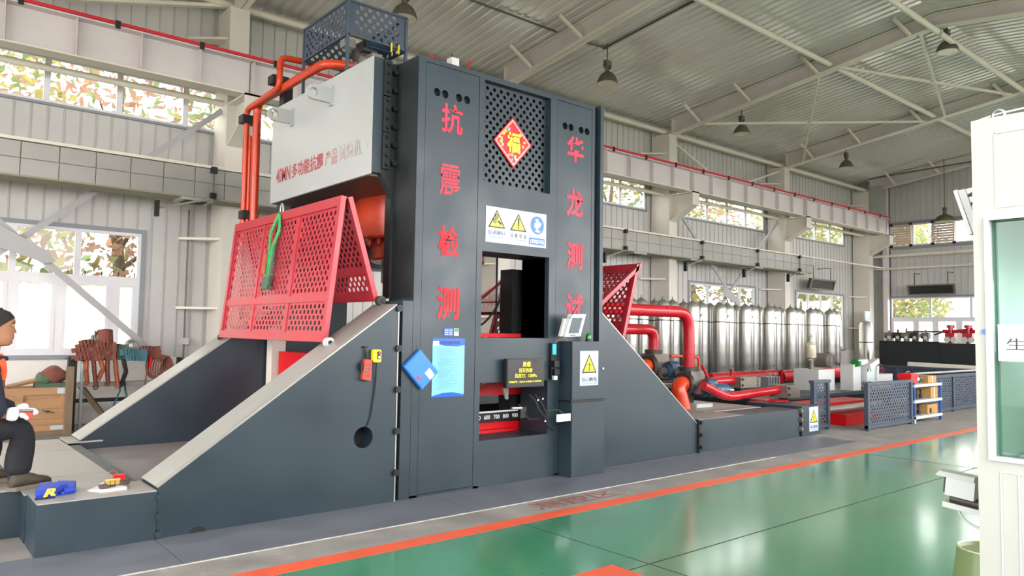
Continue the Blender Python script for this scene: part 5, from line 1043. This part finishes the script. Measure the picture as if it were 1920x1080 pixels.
def fl_(name, m, d0, d1, s0, s1, s2=None, x0=0, x1=.26):
    L_ = (b_-a).length; q = lambda d, s_, x: a+D*(d*L_)+S*s_+X_*x; e = .0 if s2 is None else s2
    return MB().hull([q(d0, s0, x0), q(d1, s0, x0), q(d1, s0, x1), q(d0, s0, x1), q(d0+e, s1, x0), q(d1-e, s1, x0), q(d1-e, s1, x1), q(d0+e, s1, x1)]).build(name, m, t)
fl_('front_frame', 'plastic_white', 0, 1, 0, .012); fl_('housing', 'box_white', .02, .97, .012, .036, .02, .005, .25)
for k in range(5): fl_('cooling_fin', 'plastic_white', .04+k*.19, .17+k*.19, .036, .066, .03, .01, .24)
MB().tube([a+D*.09+S*.05+X_*.1, a+D*.09+S*.16+X_*.1, V((fx+.15, .80, 1.84))], .01, 8).build('bracket', 'bare_steel', t)
t = thing('plastic_stool', 'green plastic stool standing behind the booth corner', 'stool', (4.27, 1.33, 0)); c = (4.27, 1.33, 0)
MB().lathe([(.19, 0), (.195, .02), (.15, .31), (.148, .35), (.138, .352), (.130, .335), (.02, .33)], c, n=32).build('seat', 'stool_green', t, True)
MB().tube([(4.27+.143*cos(a), 1.33+.143*sin(a), .352) for a in [2*pi*i/32 for i in range(32)]], .005, 6, closed=True).build('rim', 'lamp_inside', t, True)
a0 = math.atan2(-1.33, -4.27); k = MB(); pts = []
for i in range(14):
    b_ = 2*pi*i/14; ang = a0+.32*cos(b_); z = .13+.085*sin(b_); r_ = .19-.045*z/.31+.004; pts.append((4.27+r_*cos(ang), 1.33+r_*sin(ang), z))
k.add(pts+[(4.27+.171*cos(a0)*.98, 1.33+.171*sin(a0)*.98, .13)], [(i, (i+1) % 14, 14) for i in range(14)]); k.build('hand_slot', 'black', t)
# ================================================================== LEFT: CRATE, SLING RACK, SMALL THINGS ON THE BLOCK
cr = thing('wooden_crate', 'open wooden crate behind the seated worker, sling bag on its rim', 'crate', (1.2, 11, .05))
x0, x1, y0, y1, z0, z1 = .15, 1.86, 10.95, 11.5, .06, .60
for k in range(4): MB().box(x0, x1-.02, y0+.02, y0+.035, z0+.02+k*.128, z0+.145+k*.128).build('plank', 'wood', cr)
for (a, b_, c, d) in ((x0, x1, z1-.09, z1), (x0, x1, z0, z0+.07), (x1-.09, x1, z0+.07, z1-.09), (1.28, 1.36, z0+.07, z1-.09), (.6, .68, z0+.07, z1-.09)): MB().box(a, b_, y0, y0+.02, c, d).build('batten', 'wood', cr)
for k in range(4): MB().box(x1-.02, x1-.005, y0+.035, y1, z0+.02+k*.128, z0+.145+k*.128).build('plank', 'wood', cr); MB().box(x0, x1-.02, y1-.02, y1, z0+.02+k*.128, z0+.145+k*.128).build('plank', 'wood', cr)
MB().box(x0, x1, y0, y1, 0, z0).build('skid', 'wood_dark', cr); MB().box(x1-.14, x1+.002, y0-.003, y0, z1-.08, z1-.01).build('metal_corner', 'shelf_grey', cr); MB().box(x1-.2, x1+.002, y0-.003, y0, z0+.01, z0+.06).build('metal_corner', 'shelf_grey', cr)
MB().box(x0+.02, x1-.02, y0+.03, y1-.03, z1-.14, z1-.12).build('packing_board', 'wood', cr)
pg = MB(); pg.tube([V((1.62+.03*cos(a), 10.947, .30+.012*sin(a))) for a in [2*pi*i/8 for i in range(8)]], .003, 4, closed=True); pg.bar((1.56, 10.947, .32), (1.70, 10.947, .28), .004, .006); pg.build('scribble', 'black', cr)
tag(MB().bar((1.20, 11.1, .61), (1.63, 11.3, .70), .16, .03).build('loose_plank', 'wood'), 'loose pale plank lying across the crate rim', 'plank')
tag(MB().lathe([(.035, 0), (.04, .01), (.04, .14), (.03, .15)], (1.13, 11.0, .60), n=16).build('paper_tube', 'plate_floor', None, True), 'small grey tube standing on the crate rim beside the worker', 'tube')
def blob(name, c, r, m, parent, seed=0, sq=.25, n=16, mm=10):
    rnd = random.Random(seed); mb = MB().ell(c, *r, n=n, m=mm); ph = [rnd.uniform(0, 6.28) for _ in range(6)]; c = V(c)
    mb.v = [tuple(c+(V(v)-c)*(1+sq*.5*sin(7*(v[0]-c.x)/r[0]*.6+ph[0])*cos(5*(v[2]-c.z)/r[2]*.6+ph[1])+sq*.35*sin(9*(v[1]-c.y)/r[1]*.5+ph[2]+4*(v[2]-c.z)/r[2]))) for v in mb.v]
    return mb.build(name, m, parent, True)
t = thing('sling_bag', 'dark red and green bundle of slings on the crate', 'bundle', (1.62, 11.2, .6)); blob('bundle', (1.70, 11.15, .74), (.17, .15, .11), 'sling_brown', t, 3); blob('bundle', (1.60, 11.12, .70), (.10, .1, .09), 'sling_dark', t, 5); MB().box(1.50, 1.84, 11.05, 11.3, .58, .65).build('folded_base', 'sling_dark', t)
tag(MB().box(1.80, 1.88, 10.84, 10.93, 0, .86).build('wooden_post', 'wood_dark'), 'upright weathered wooden post at the right end of the crate', 'post')
tag(MB().bar((2.02, 11.35, .62), (2.42, 11.2, .02), .10, .06).build('leaning_timber', 'wood_dark'), 'dark timber leaning under the sling rack', 'timber')
rk = thing('sling_rack', 'steel rack with rusty orange top bar against the white wall base', 'rack', (2.5, 11.3, 0))
RY = 11.3
MB().cyl((2.05, RY, 0), (2.05, RY, 1.0), .022, 10).build('upright', 'shelf_grey', rk, True); MB().box(1.88, 1.98, RY-.05, RY+.05, 0, .98).build('upright', 'black', rk); MB().box(3.25, 3.30, RY-.05, RY+.05, 0, .95).build('upright', 'black', rk)
MB().cyl((1.9, RY-.1, .955), (3.02, RY-.1, .955), .017, 10).build('top_bar', 'sling_rust', rk, True)
MB().box(1.9, 3.3, RY-.02, RY+.2, .565, .62).build('cross_beam', 'plate_grey', rk); MB().box(1.95, 3.28, RY, RY+.04, .36, .41).build('cross_beam', 'black', rk); MB().box(1.9, 3.0, RY-.12, RY+.35, .93, .945).build('rack_shelf', 'casting_dark', rk)
G = 'slings on the rack'
def roll(c, r, L_, ax, m, label, name='rolled_sling'):
    t = thing(name, label, 'sling', tuple(c), G); c = V(c); ax = V(ax).normalized(); e = ax.orthogonal().normalized(); b_ = ax.cross(e)
    pts = []; 
    for i in range(52): a = i*.42; rr_ = r*(.25+.75*i/51); pts.append(c+(e*cos(a)+b_*sin(a))*rr_)
    mb = MB()
    for p, q in zip(pts, pts[1:]): mb.hull([p-ax*L_/2, q-ax*L_/2, q-ax*L_/2+(q-c).normalized()*.013, p-ax*L_/2+(p-c).normalized()*.008, p+ax*L_/2, q+ax*L_/2, q+ax*L_/2+(q-c).normalized()*.008, p+ax*L_/2+(p-c).normalized()*.008])
    mb.build('webbing_coil', m, t); return t
def bund(c, r, m, label, seed, name='folded_sling', n=4, dx=.0):
    t = thing(name, label, 'sling', tuple(c), G); c = V(c); r = [q*1.22 for q in r]; blob('bundle_core', c, (r[0]*.9, r[1], r[2]*.95), m, t, seed, .35)
    for k in range(n):
        z = c.z-r[2]+(2*k+1)*r[2]/n; w_ = r[0]*(1-.12*((k+seed) % 3)); off = .02*((k*7+seed) % 3-1)+dx*k
        pts = [V((c.x-w_+off, c.y, z)), V((c.x-w_*.4+off, c.y-.02, z+r[2]*.18)), V((c.x+w_*.4+off, c.y+.01, z-r[2]*.05)), V((c.x+w_+off, c.y, z+r[2]*.1))]
        mb = MB(); pr = bend(pts, .08, 3)
        for p, q in zip(pr, pr[1:]): mb.bar(p, q, r[1]*2, 2.3*r[2]/n)
        mb.build('webbing_layer', m, t)
    return t
bund((2.10, 11.2, 1.05), (.15, .08, .105), 'sling_brown', 'folded brown webbing sling at the left end of the rack top', 1, n=5)
roll((2.28, 11.22, 1.23), .11, .19, (0, .25, 1), 'sling_brown', 'upright coiled brown webbing sling topmost on the rack pile')
bund((2.28, 11.2, 1.04), (.13, .08, .09), 'sling_brown', 'dark brown folded sling under the upright coil', 2, n=4)
bund((2.20, 11.26, 1.18), (.09, .06, .06), 'sling_grey', 'pale grey sling end behind the upright coil', 3, n=3)
bund((2.48, 11.22, 1.03), (.10, .07, .08), 'sling_dark', 'greenish grey folded sling in the middle of the rack top', 4, n=3)
roll((2.62, 11.22, 1.12), .09, .12, (.2, 1, .1), 'sling_grey', 'loosely coiled grey sling right of the middle of the rack')
bund((2.64, 11.12, .99), (.14, .06, .06), 'sling_teal', 'teal webbing sling draped over the rack bar', 5, n=2)
bund((2.83, 11.2, 1.03), (.14, .07, .06), 'sling_brown', 'dark brown sling at the right end of the rack top', 6, n=3)
rnd = random.Random(9)
for i, (x, L_, m, lb) in enumerate(((2.08, .34, 'sling_rust', 'rust-coloured sling hanging leftmost from the rack bar'), (2.16, .40, 'sling_brown', 'brown sling hanging second from the left on the bar'), (2.24, .30, 'sling_rust', 'short rust sling with metal hook on the rack bar'), (2.33, .36, 'sling_brown', 'brown looped sling hanging in the middle of the bunch'), (2.42, .39, 'sling_rust', 'wide orange-brown sling hanging rightmost in the bunch'), (2.52, .38, 'black', 'black strap hanging right of the rust-coloured slings'))):
    t = thing('hanging_sling', lb, 'sling', (x, RY-.13, .96), 'slings hanging from the rack bar')
    p = [V((x, RY-.10, .985)), V((x-.02, RY-.14, .94)), V((x+.02*(i % 3-1), RY-.15, .96-L_*.5)), V((x+.03*((i+1) % 3-1), RY-.14, .97-L_))]
    web(MB(), p, .09, .022).build('strap', m, t); web(MB(), [q+V((.025, .025, 0)) for q in p], .08, .02).build('strap', m, t)
    MB().tube([p[3]+V((.028*cos(a), 0, .03*sin(a))) for a in [2*pi*k/12 for k in range(12)]], .009, 6, closed=True).build('eye', m, t, True)
t = thing('hanging_sling', 'short teal sling looped over the grey cross beam of the rack', 'sling', (2.5, 11.2, .6), 'slings hanging from the rack bar')
web(MB(), [(2.50, 11.25, .63), (2.50, 11.22, .5), (2.44, 11.2, .35), (2.40, 11.2, .22)], .06, .012).build('strap', 'sling_teal', t); web(MB(), [(2.56, 11.25, .63), (2.57, 11.22, .5), (2.60, 11.2, .38)], .06, .012).build('strap', 'sling_teal', t)
t = thing('rope_coil', 'coil of dark red hose hung at the right end of the rack', 'coil', (2.95, 11.1, .85))
for k in range(7):
    dx = .025*k; MB().tube([V((2.90+dx+.10*cos(a)*(1-.02*k), RY-.14-.012*k, .84-.012*k+(.17+.006*k)*sin(a))) for a in [2*pi*i/22 for i in range(22)]], .011, 6, closed=True).build('loop', 'sling_brown', t, True)
MB().tube(bend([(2.82, 11.12, .95), (2.80, 11.12, .75), (2.78, 11.12, .5), (2.74, 11.12, .42)], .05), .010, 6).build('loose_end', 'sling_brown', t); MB().bar((2.84, 11.1, .97), (2.84, 11.1, .82), .04, .03).build('red_tie', 'bright_red', t)
# things on the block
t = thing('blue_bag', 'folded blue plastic bag with yellow lettering on the block by the shoe', 'bag', (.88, 5.5, .32))
def quadp(pts, z, h, m, n_='fold', dz=0): 
    mb = MB(); P_ = [atZ(x, y, z) for x, y in pts]; mb.hull([*(V((p.x, p.y, z)) for p in P_), *(V((p.x, p.y, z+h+(dz if i in (2, 3) else 0))) for i, p in enumerate(P_))]); return mb.build(n_, m, t)
quadp([(66, 936), (140, 925), (143, 915), (72, 918)], .319, .010, 'bag_blue'); quadp([(66, 930), (108, 927), (125, 915), (74, 917)], .329, .03, 'bag_blue', dz=.012); quadp([(100, 927), (138, 922), (142, 914), (108, 914)], .329, .035, 'bag_blue', dz=.01)
a, b_ = atZ(100, 922, .375), atZ(122, 912, .375); MB().tube([a, a*.5+b_*.5+Z_*.006, b_], [.016, .022, .019], 10).build('rolled_edge', 'bag_blue', t, True); a, b_ = atZ(118, 921, .36), atZ(140, 917, .36); MB().tube([a, b_], [.02, .018], 10).build('rolled_edge', 'bag_blue', t, True)
a = atZ(80, 930, .36); U_ = (atZ(98, 927, .36)-a).normalized(); text('R', a+V((-.004, -.012, -.008)), U_, V((.45, .4, .8)), .075, .055, 'bag_yellow', t, lift=.012, bold=.05)
tag(MB().box(*sorted((atZ(66, 938, .32).x, atZ(108, 938, .32).x)), atZ(66, 938, .32).y-.0, atZ(66, 938, .32).y+.03, .3192, .324).build('pen', 'black'), 'thin black rod lying in front of the blue bag', 'pen')
t = thing('work_gloves', 'crumpled grey work gloves on a white cloth on the block', 'gloves', (1.22, 5.62, .32))
cl = [atZ(x, y, .321) for x, y in ((162, 920), (186, 923), (205, 922), (238, 917), (236, 911), (190, 908), (180, 912))]; mb = MB(); n = len(cl); mb.add([V((p.x, p.y, .3195)) for p in cl]+[V((p.x*.9+cl[3].x*.1, p.y, .327+.008*(i % 2))) for i, p in enumerate(cl)], [tuple(range(n-1, -1, -1)), tuple(range(n, 2*n))]+[(i, (i+1) % n, n+(i+1) % n, n+i) for i in range(n)]); mb.build('cloth', 'paper_white', t)
for i, (px, py, rx) in enumerate(((195, 914, .035), (203, 911, .04), (228, 906, .04), (235, 904, .03))): c = atZ(px, py, .34); blob('glove', (c.x, c.y, .345), (rx, .035, .02), 'tool_brown', t, 20+i, .3, 12, 8)
t = thing('ratchet_buckle', 'brass ratchet buckle lying on the grey gloves', 'buckle', (1.2, 5.64, .35)); c = atZ(210, 905, .365)
for k in range(3): MB().box(c.x-.04+k*.028, c.x-.016+k*.028, c.y-.02, c.y+.02, .355, .385).build('buckle_bar', 'brass', t)
MB().cyl(c+V((-.045, -.01, .02)), c+V((.045, -.01, .02)), .008, 8).build('pin', 'brass', t, True)
t = thing('tape_measure', 'bright red tool block with a wire loop on the platform behind the gloves', 'tool', (1.3, 5.7, .33)); c = atZ(223, 899, .34); MB().box(c.x-.035, c.x+.035, c.y-.02, c.y+.02, .319, .375).build('body', 'bright_red', t); MB().tube([c+V((-.04+.03*cos(a), 0, .03+.035*sin(a))) for a in [pi*i/8 for i in range(9)]], .003, 6).build('wire_loop', 'sling_rust', t)

# ================================================================== SEATED WORKER
def skin(name, verts, edges, radii, m, parent, root=0, sub=2):
    me = bpy.data.meshes.new(name); me.from_pydata([tuple(v) for v in verts], edges, []); o = bpy.data.objects.new(name, me); SC.collection.objects.link(o)
    sk = o.modifiers.new('s', 'SKIN'); sk.use_smooth_shade = True
    for i, r in enumerate(radii): me.skin_vertices[0].data[i].radius = r if isinstance(r, tuple) else (r, r)
    me.skin_vertices[0].data[root].use_root = True
    ss = o.modifiers.new('u', 'SUBSURF'); ss.levels = sub; ss.render_levels = sub
    me2 = bpy.data.meshes.new_from_object(o.evaluated_get(bpy.context.evaluated_depsgraph_get())); bpy.data.objects.remove(o)
    me2.materials.clear(); me2.materials.append(MT[m]); me2.polygons.foreach_set('use_smooth', [True]*len(me2.polygons))
    q = bpy.data.objects.new(name, me2); SC.collection.objects.link(q); par(q, parent); return q
wk = thing('person', 'seated worker in dark navy clothes with white gloves, one foot on the platform', 'person', (.3, 5.9, .3))
hip = V((.22, 6.02, .70)); kn = V((.735, 5.86, .715)); an = V((.715, 5.87, .40))
# body: one continuous figure (torso, both legs, both arms, neck)
bv = [V((.20, 6.02, .68)), V((.32, 6.0, .86)), V((.44, 5.95, .99)), V((.49, 5.93, 1.09)), V((.51, 5.93, 1.16)), V((.53, 5.93, 1.23)),
      V((.24, 5.93, .68)), kn+V((-.22, .0, .0)), kn, kn+V((.0, 0, -.12)), an, an+V((.0, 0, -.04)),
      V((.24, 6.13, .68)), V((.60, 6.20, .62)), V((.58, 6.22, .40)), V((.56, 6.22, .36)),
      V((.52, 5.77, 1.07)), V((.54, 5.70, .93)), V((.53, 5.68, .85)), V((.62, 5.70, .825)),
      V((.52, 6.10, 1.07)), V((.54, 6.14, .92)), V((.54, 6.12, .84)), V((.68, 5.98, .84))]
be = [(0, 1), (1, 2), (2, 3), (3, 4), (4, 5), (0, 6), (6, 7), (7, 8), (8, 9), (9, 10), (10, 11), (0, 12), (12, 13), (13, 14), (14, 15), (3, 16), (16, 17), (17, 18), (18, 19), (3, 20), (20, 21), (21, 22), (22, 23)]
br = [(.14, .15), (.125, .15), (.125, .15), (.11, .14), .06, .055, .09, .085, .075, .068, .058, .058, .09, .075, .06, .055, .062, .052, .045, .036, .062, .052, .045, .036]
skin('body', bv, be, br, 'navy_cloth', wk)
# trousers over the legs
skin('trousers', [bv[0]+Z_*-.01, bv[6], bv[7], bv[8], bv[9], V((.715, 5.865, .47)), V((.72, 5.865, .395)), bv[12], bv[13], bv[14], V((.57, 6.22, .42))], [(0, 1), (1, 2), (2, 3), (3, 4), (4, 5), (5, 6), (0, 7), (7, 8), (8, 9), (9, 10)], [(.15, .16), .105, .098, .09, .088, .086, .082, .10, .09, .085, .085], 'black_cloth', wk)
jk = MB().tube([(.26, 6.02, .64), (.30, 6.01, .74), (.37, 5.98, .87), (.44, 5.96, .99), (.485, 5.95, 1.08), (.515, 5.94, 1.14), (.54, 5.93, 1.195)], [.16, .165, .165, .158, .145, .115, .068], 20); jk.build('jacket', 'navy_cloth', wk, True)
for pts_ in ([(.50, 5.83, 1.10), (.52, 5.755, 1.04), (.545, 5.70, .94), (.555, 5.68, .885), (.575, 5.685, .845), (.60, 5.69, .83)], [(.50, 6.04, 1.10), (.53, 6.12, 1.03), (.56, 6.12, .93), (.60, 6.05, .86), (.66, 5.97, .835)]): MB().tube(pts_, [.085, .074, .064, .060, .052, .040][:len(pts_)], 14).build('sleeve', 'navy_cloth', wk, True)
# shoe on the platform
def shoe(c, d, parent):
    d = V(d).normalized(); s_ = V((-d.y, d.x, 0)); c = V(c)
    def ring(t_, w_, h, z): return [c+d*t_+s_*(w_*cos(a))+Z_*(z+h*max(-.0, .5+.5*sin(a))) for a in [2*pi*k/12 for k in range(12)]]
    sec = [(-.075, .020, .05), (-.06, .036, .085), (-.02, .040, .105), (.03, .042, .095), (.08, .046, .07), (.13, .046, .055), (.17, .038, .045), (.195, .018, .03)]
    mb = MB(); vs = []; 
    for t_, w_, h in sec: vs += [c+d*t_+s_*(w_*cos(a))+Z_*(.018+h*(.5+.5*sin(a))) for a in [2*pi*k/12 for k in range(12)]]
    fs = [(i*12+k, i*12+(k+1) % 12, (i+1)*12+(k+1) % 12, (i+1)*12+k) for i in range(len(sec)-1) for k in range(12)]+[tuple(range(12)), tuple(7*12+k for k in range(11, -1, -1))]
    mb.add(vs, fs); o = mb.build('shoe', 'shoe', parent, True)
    pl = [(t_, w_+.006) for t_, w_, h in sec]; ol = [c+d*t_+s_*w_ for t_, w_ in pl]+[c+d*t_-s_*w_ for t_, w_ in reversed(pl)]
    mb = MB(); n = len(ol); mb.add([p for p in ol]+[p+Z_*.026 for p in ol], [tuple(range(n-1, -1, -1)), tuple(range(n, 2*n))]+[(i, (i+1) % n, n+(i+1) % n, n+i) for i in range(n)]); mb.build('sole', 'shoe_sole', o)
    l = MB(); [l.cyl(c+d*(.0+.025*k)-s_*.02+Z_*(.115-.008*k), c+d*(.0+.025*k)+s_*.02+Z_*(.115-.008*k), .003, 5) for k in range(4)]; l.build('laces', 'black', o)
shoe((.74, 5.845, .313), (.80, .42, 0), wk); shoe((.58, 6.22, .313), (1, .1, 0), wk)
# head with face, ears and short hair
hc = V((.572, 5.92, 1.366)); hf = V((.99, -.12, -.02)).normalized(); hs = Z_.cross(hf).normalized(); hu = hf.cross(hs)
prof = [(-.118, .030, .030, .028), (-.112, .070, .045, .040), (-.095, .088, .055, .052), (-.078, .086, .062, .058), (-.066, .093, .066, .061), (-.058, .090, .068, .062), (-.046, .095, .072, .064), (-.032, .090, .078, .067), (-.022, .106, .083, .069), (-.008, .100, .088, .071), (.012, .090, .093, .073), (.026, .089, .096, .075), (.040, .096, .098, .076), (.060, .092, .099, .076), (.082, .080, .094, .072), (.102, .058, .078, .060), (.116, .030, .048, .038), (.122, .006, .01, .01)]
mb = MB(); vs = []; NN = 28
for z, fx_, bx_, w_ in prof:
    for k in range(NN):
        a = 2*pi*k/NN; ca, sa = cos(a), sin(a); base = min(fx_, w_*1.22) if z < .035 else fx_
        r_ = fx_ if ca > 0 else bx_
        if ca > 0:
            nose = max(0, 1-abs(a if a < pi else a-2*pi)/.30)
            smooth_f = {True: .088, False: fx_}[-.05 < z < .012]; r_ = min(fx_, smooth_f)+(fx_-min(fx_, smooth_f))*nose
            eye = math.exp(-((abs(a if a < pi else 2*pi-a)-.42)/.16)**2)*math.exp(-((z-.022)/.012)**2); r_ -= .009*eye
        vs.append(hc+hf*(r_*ca)+hs*(w_*sa)+hu*z)
mb.add(vs, [(i*NN+k, i*NN+(k+1) % NN, (i+1)*NN+(k+1) % NN, (i+1)*NN+k) for i in range(len(prof)-1) for k in range(NN)]+[tuple(range(NN-1, -1, -1)), tuple((len(prof)-1)*NN+k for k in range(NN))])
hd = mb.build('head', 'skin', wk); hd.data.polygons.foreach_set('use_smooth', [True]*len(hd.data.polygons))
HR = Matrix((hf, hs, hu)).transposed()
MB().tube([V((.53, 5.93, 1.18)), hc+V((-.03, 0, -.09))], [.058, .055], 14).build('neck', 'skin', wk, True)
for s_ in (-1, 1):
    e = MB(); e.ell(hc+hf*(-.012)+hs*(.073*s_)+hu*.005, .018, .008, .032, rot=HR); e.build('ear', 'skin', hd, True)
    MB().ell(hc+hf*.082+hs*(.030*s_)+hu*.022, .007, .012, .005, rot=HR).build('eye', 'lamp_inside', hd, True); MB().ell(hc+hf*.0865+hs*(.030*s_)+hu*.022, .005, .006, .006, rot=HR).build('iris', 'hair', hd, True)
    MB().ell(hc+hf*.089+hs*(.030*s_)+hu*.040, .006, .017, .004, rot=HR).build('eyebrow', 'hair', hd, True)
MB().ell(hc+hf*.087+hu*-.056, .009, .022, .0045, rot=HR).build('lips', 'remote_red', hd, True)
mb = MB(); vs = []; hp_ = [(-.03, .03), (-.01, .055), (.02, .078), (.045, .099), (.065, .100), (.085, .088), (.105, .066), (.122, .034), (.130, .004)]
idx = []
for j, (z, _) in enumerate(hp_):
    # outline of the short crop: rises from the nape over the ears to the forehead
    for k in range(NN):
        a = 2*pi*k/NN; ca, sa = cos(a), sin(a); zz = z
        fr = max(0, ca); lowlim = -.04+.115*max(0, (ca+.25)/1.25)**.7 if ca > -.25 else -.04
        zz = max(z, lowlim) if j else lowlim
        # radius from head profile at this height plus hair thickness
        for q in range(len(prof)-1):
            if prof[q][0] <= min(zz, .121) <= prof[q+1][0]:
                t_ = (min(zz, .121)-prof[q][0])/(prof[q+1][0]-prof[q][0]); F_ = prof[q][1]*(1-t_)+prof[q+1][1]*t_; B_ = prof[q][2]*(1-t_)+prof[q+1][2]*t_; Wd = prof[q][3]*(1-t_)+prof[q+1][3]*t_
        th = .007 if zz < .1 else .010
        vs.append(hc+hf*(((F_ if ca > 0 else B_)+th)*ca)+hs*((Wd+th)*sa)+hu*(zz+(.006 if zz > .09 else 0)))
mb.add(vs, [(i*NN+k, i*NN+(k+1) % NN, (i+1)*NN+(k+1) % NN, (i+1)*NN+k) for i in range(len(hp_)-1) for k in range(NN)]+[tuple((len(hp_)-1)*NN+k for k in range(NN))])
mb.build('hair', 'hair', hd, True)
# collar / reflective vest edge
MB().tube([V((.545, 5.93, 1.185))+V((.082*cos(a), .085*sin(a), .018*cos(a)*-1)) for a in [2*pi*i/20 for i in range(20)]], .016, 8, closed=True).build('collar', 'navy_cloth', wk, True)
MB().tube(bend([(.585, 5.88, 1.195), (.605, 5.86, 1.14), (.612, 5.85, 1.08), (.60, 5.84, 1.03)], .05), [.020]*len(bend([(.585, 5.88, 1.195), (.605, 5.86, 1.14), (.612, 5.85, 1.08), (.60, 5.84, 1.03)], .05)), 8).build('orange_trim', 'orange_cloth', wk, True)
# gloved hands: palm and five bent fingers each
def hand(w0, dirv, up, m, side, curl=.7):
    w0, d, u = V(w0), V(dirv).normalized(), V(up).normalized(); s_ = d.cross(u).normalized()*side
    vs = [w0-d*.02, w0+d*.025, w0+d*.06]; ed = [(0, 1), (1, 2)]; rd = [(.038, .040), (.042, .052), (.036, .048)]
    h = thing_part = skin('glove', vs, ed, rd, m, wk)
    for k, (o, L_) in enumerate(((-.034, .066), (-.012, .076), (.012, .072), (.034, .058))):
        b = w0+d*.055+s_*o; p = [b, b+d*L_*.45, b+d*(L_*.45+L_*.32*cos(curl))-u*L_*.32*sin(curl), b+d*(L_*.45+L_*.32*cos(curl)+L_*.25*cos(curl*1.9))-u*(L_*.32*sin(curl)+L_*.25*sin(curl*1.9))]
        skin('finger', p, [(0, 1), (1, 2), (2, 3)], [.016, .0155, .0148, .0138], m, h, sub=1)
    b = w0+d*.01-s_*.028; skin('thumb', [b, b+d*.025-s_*.018, b+d*.055-s_*.016-u*.012], [(0, 1), (1, 2)], [.016, .015, .013], m, h, sub=1); return h
hand((.63, 5.69, .825), (.95, .25, -.1), (0, -.25, .97), 'glove_white', 1); hand((.715, 5.93, .825), (.75, -.6, .0), (0, .1, 1), 'glove_white', -1)
MB().tube([V((.585, 5.695, .825)), V((.615, 5.69, .825))], .030, 12).build('wrist', 'skin', wk, True)
t = thing('red_tool', 'red hand tool held in the gloved hands of the worker', 'tool', (.76, 5.74, .82)); MB().hull([(.69, 5.70, .80), (.765, 5.69, .785), (.765, 5.74, .785), (.69, 5.75, .80), (.69, 5.70, .835), (.765, 5.69, .825), (.765, 5.74, .825), (.69, 5.75, .835)]).build('body', 'remote_red', t); MB().cyl((.69, 5.725, .838), (.77, 5.715, .836), .010, 8).build('lever', 'bare_steel', t, True)
t = thing('seat_block', 'low dark stool under the seated worker', 'stool', (.2, 6.02, .313)); MB().box(.02, .42, 5.84, 6.22, .52, .56).build('seat', 'casting_dark', t)
for (x, y) in ((.05, 5.87), (.37, 5.87), (.05, 6.17), (.37, 6.17)): MB().box(x, x+.03, y, y+.03, .313, .52).build('leg', 'casting_dark', t)
tag(MB().tube([(-1.2, 5.86, .06), (.0, 5.84, .05), (.45, 5.84, .05)], .05, 10).build('red_hose', 'remote_red', None, True), 'dull red hose lying at the foot of the platform, far left', 'hose')
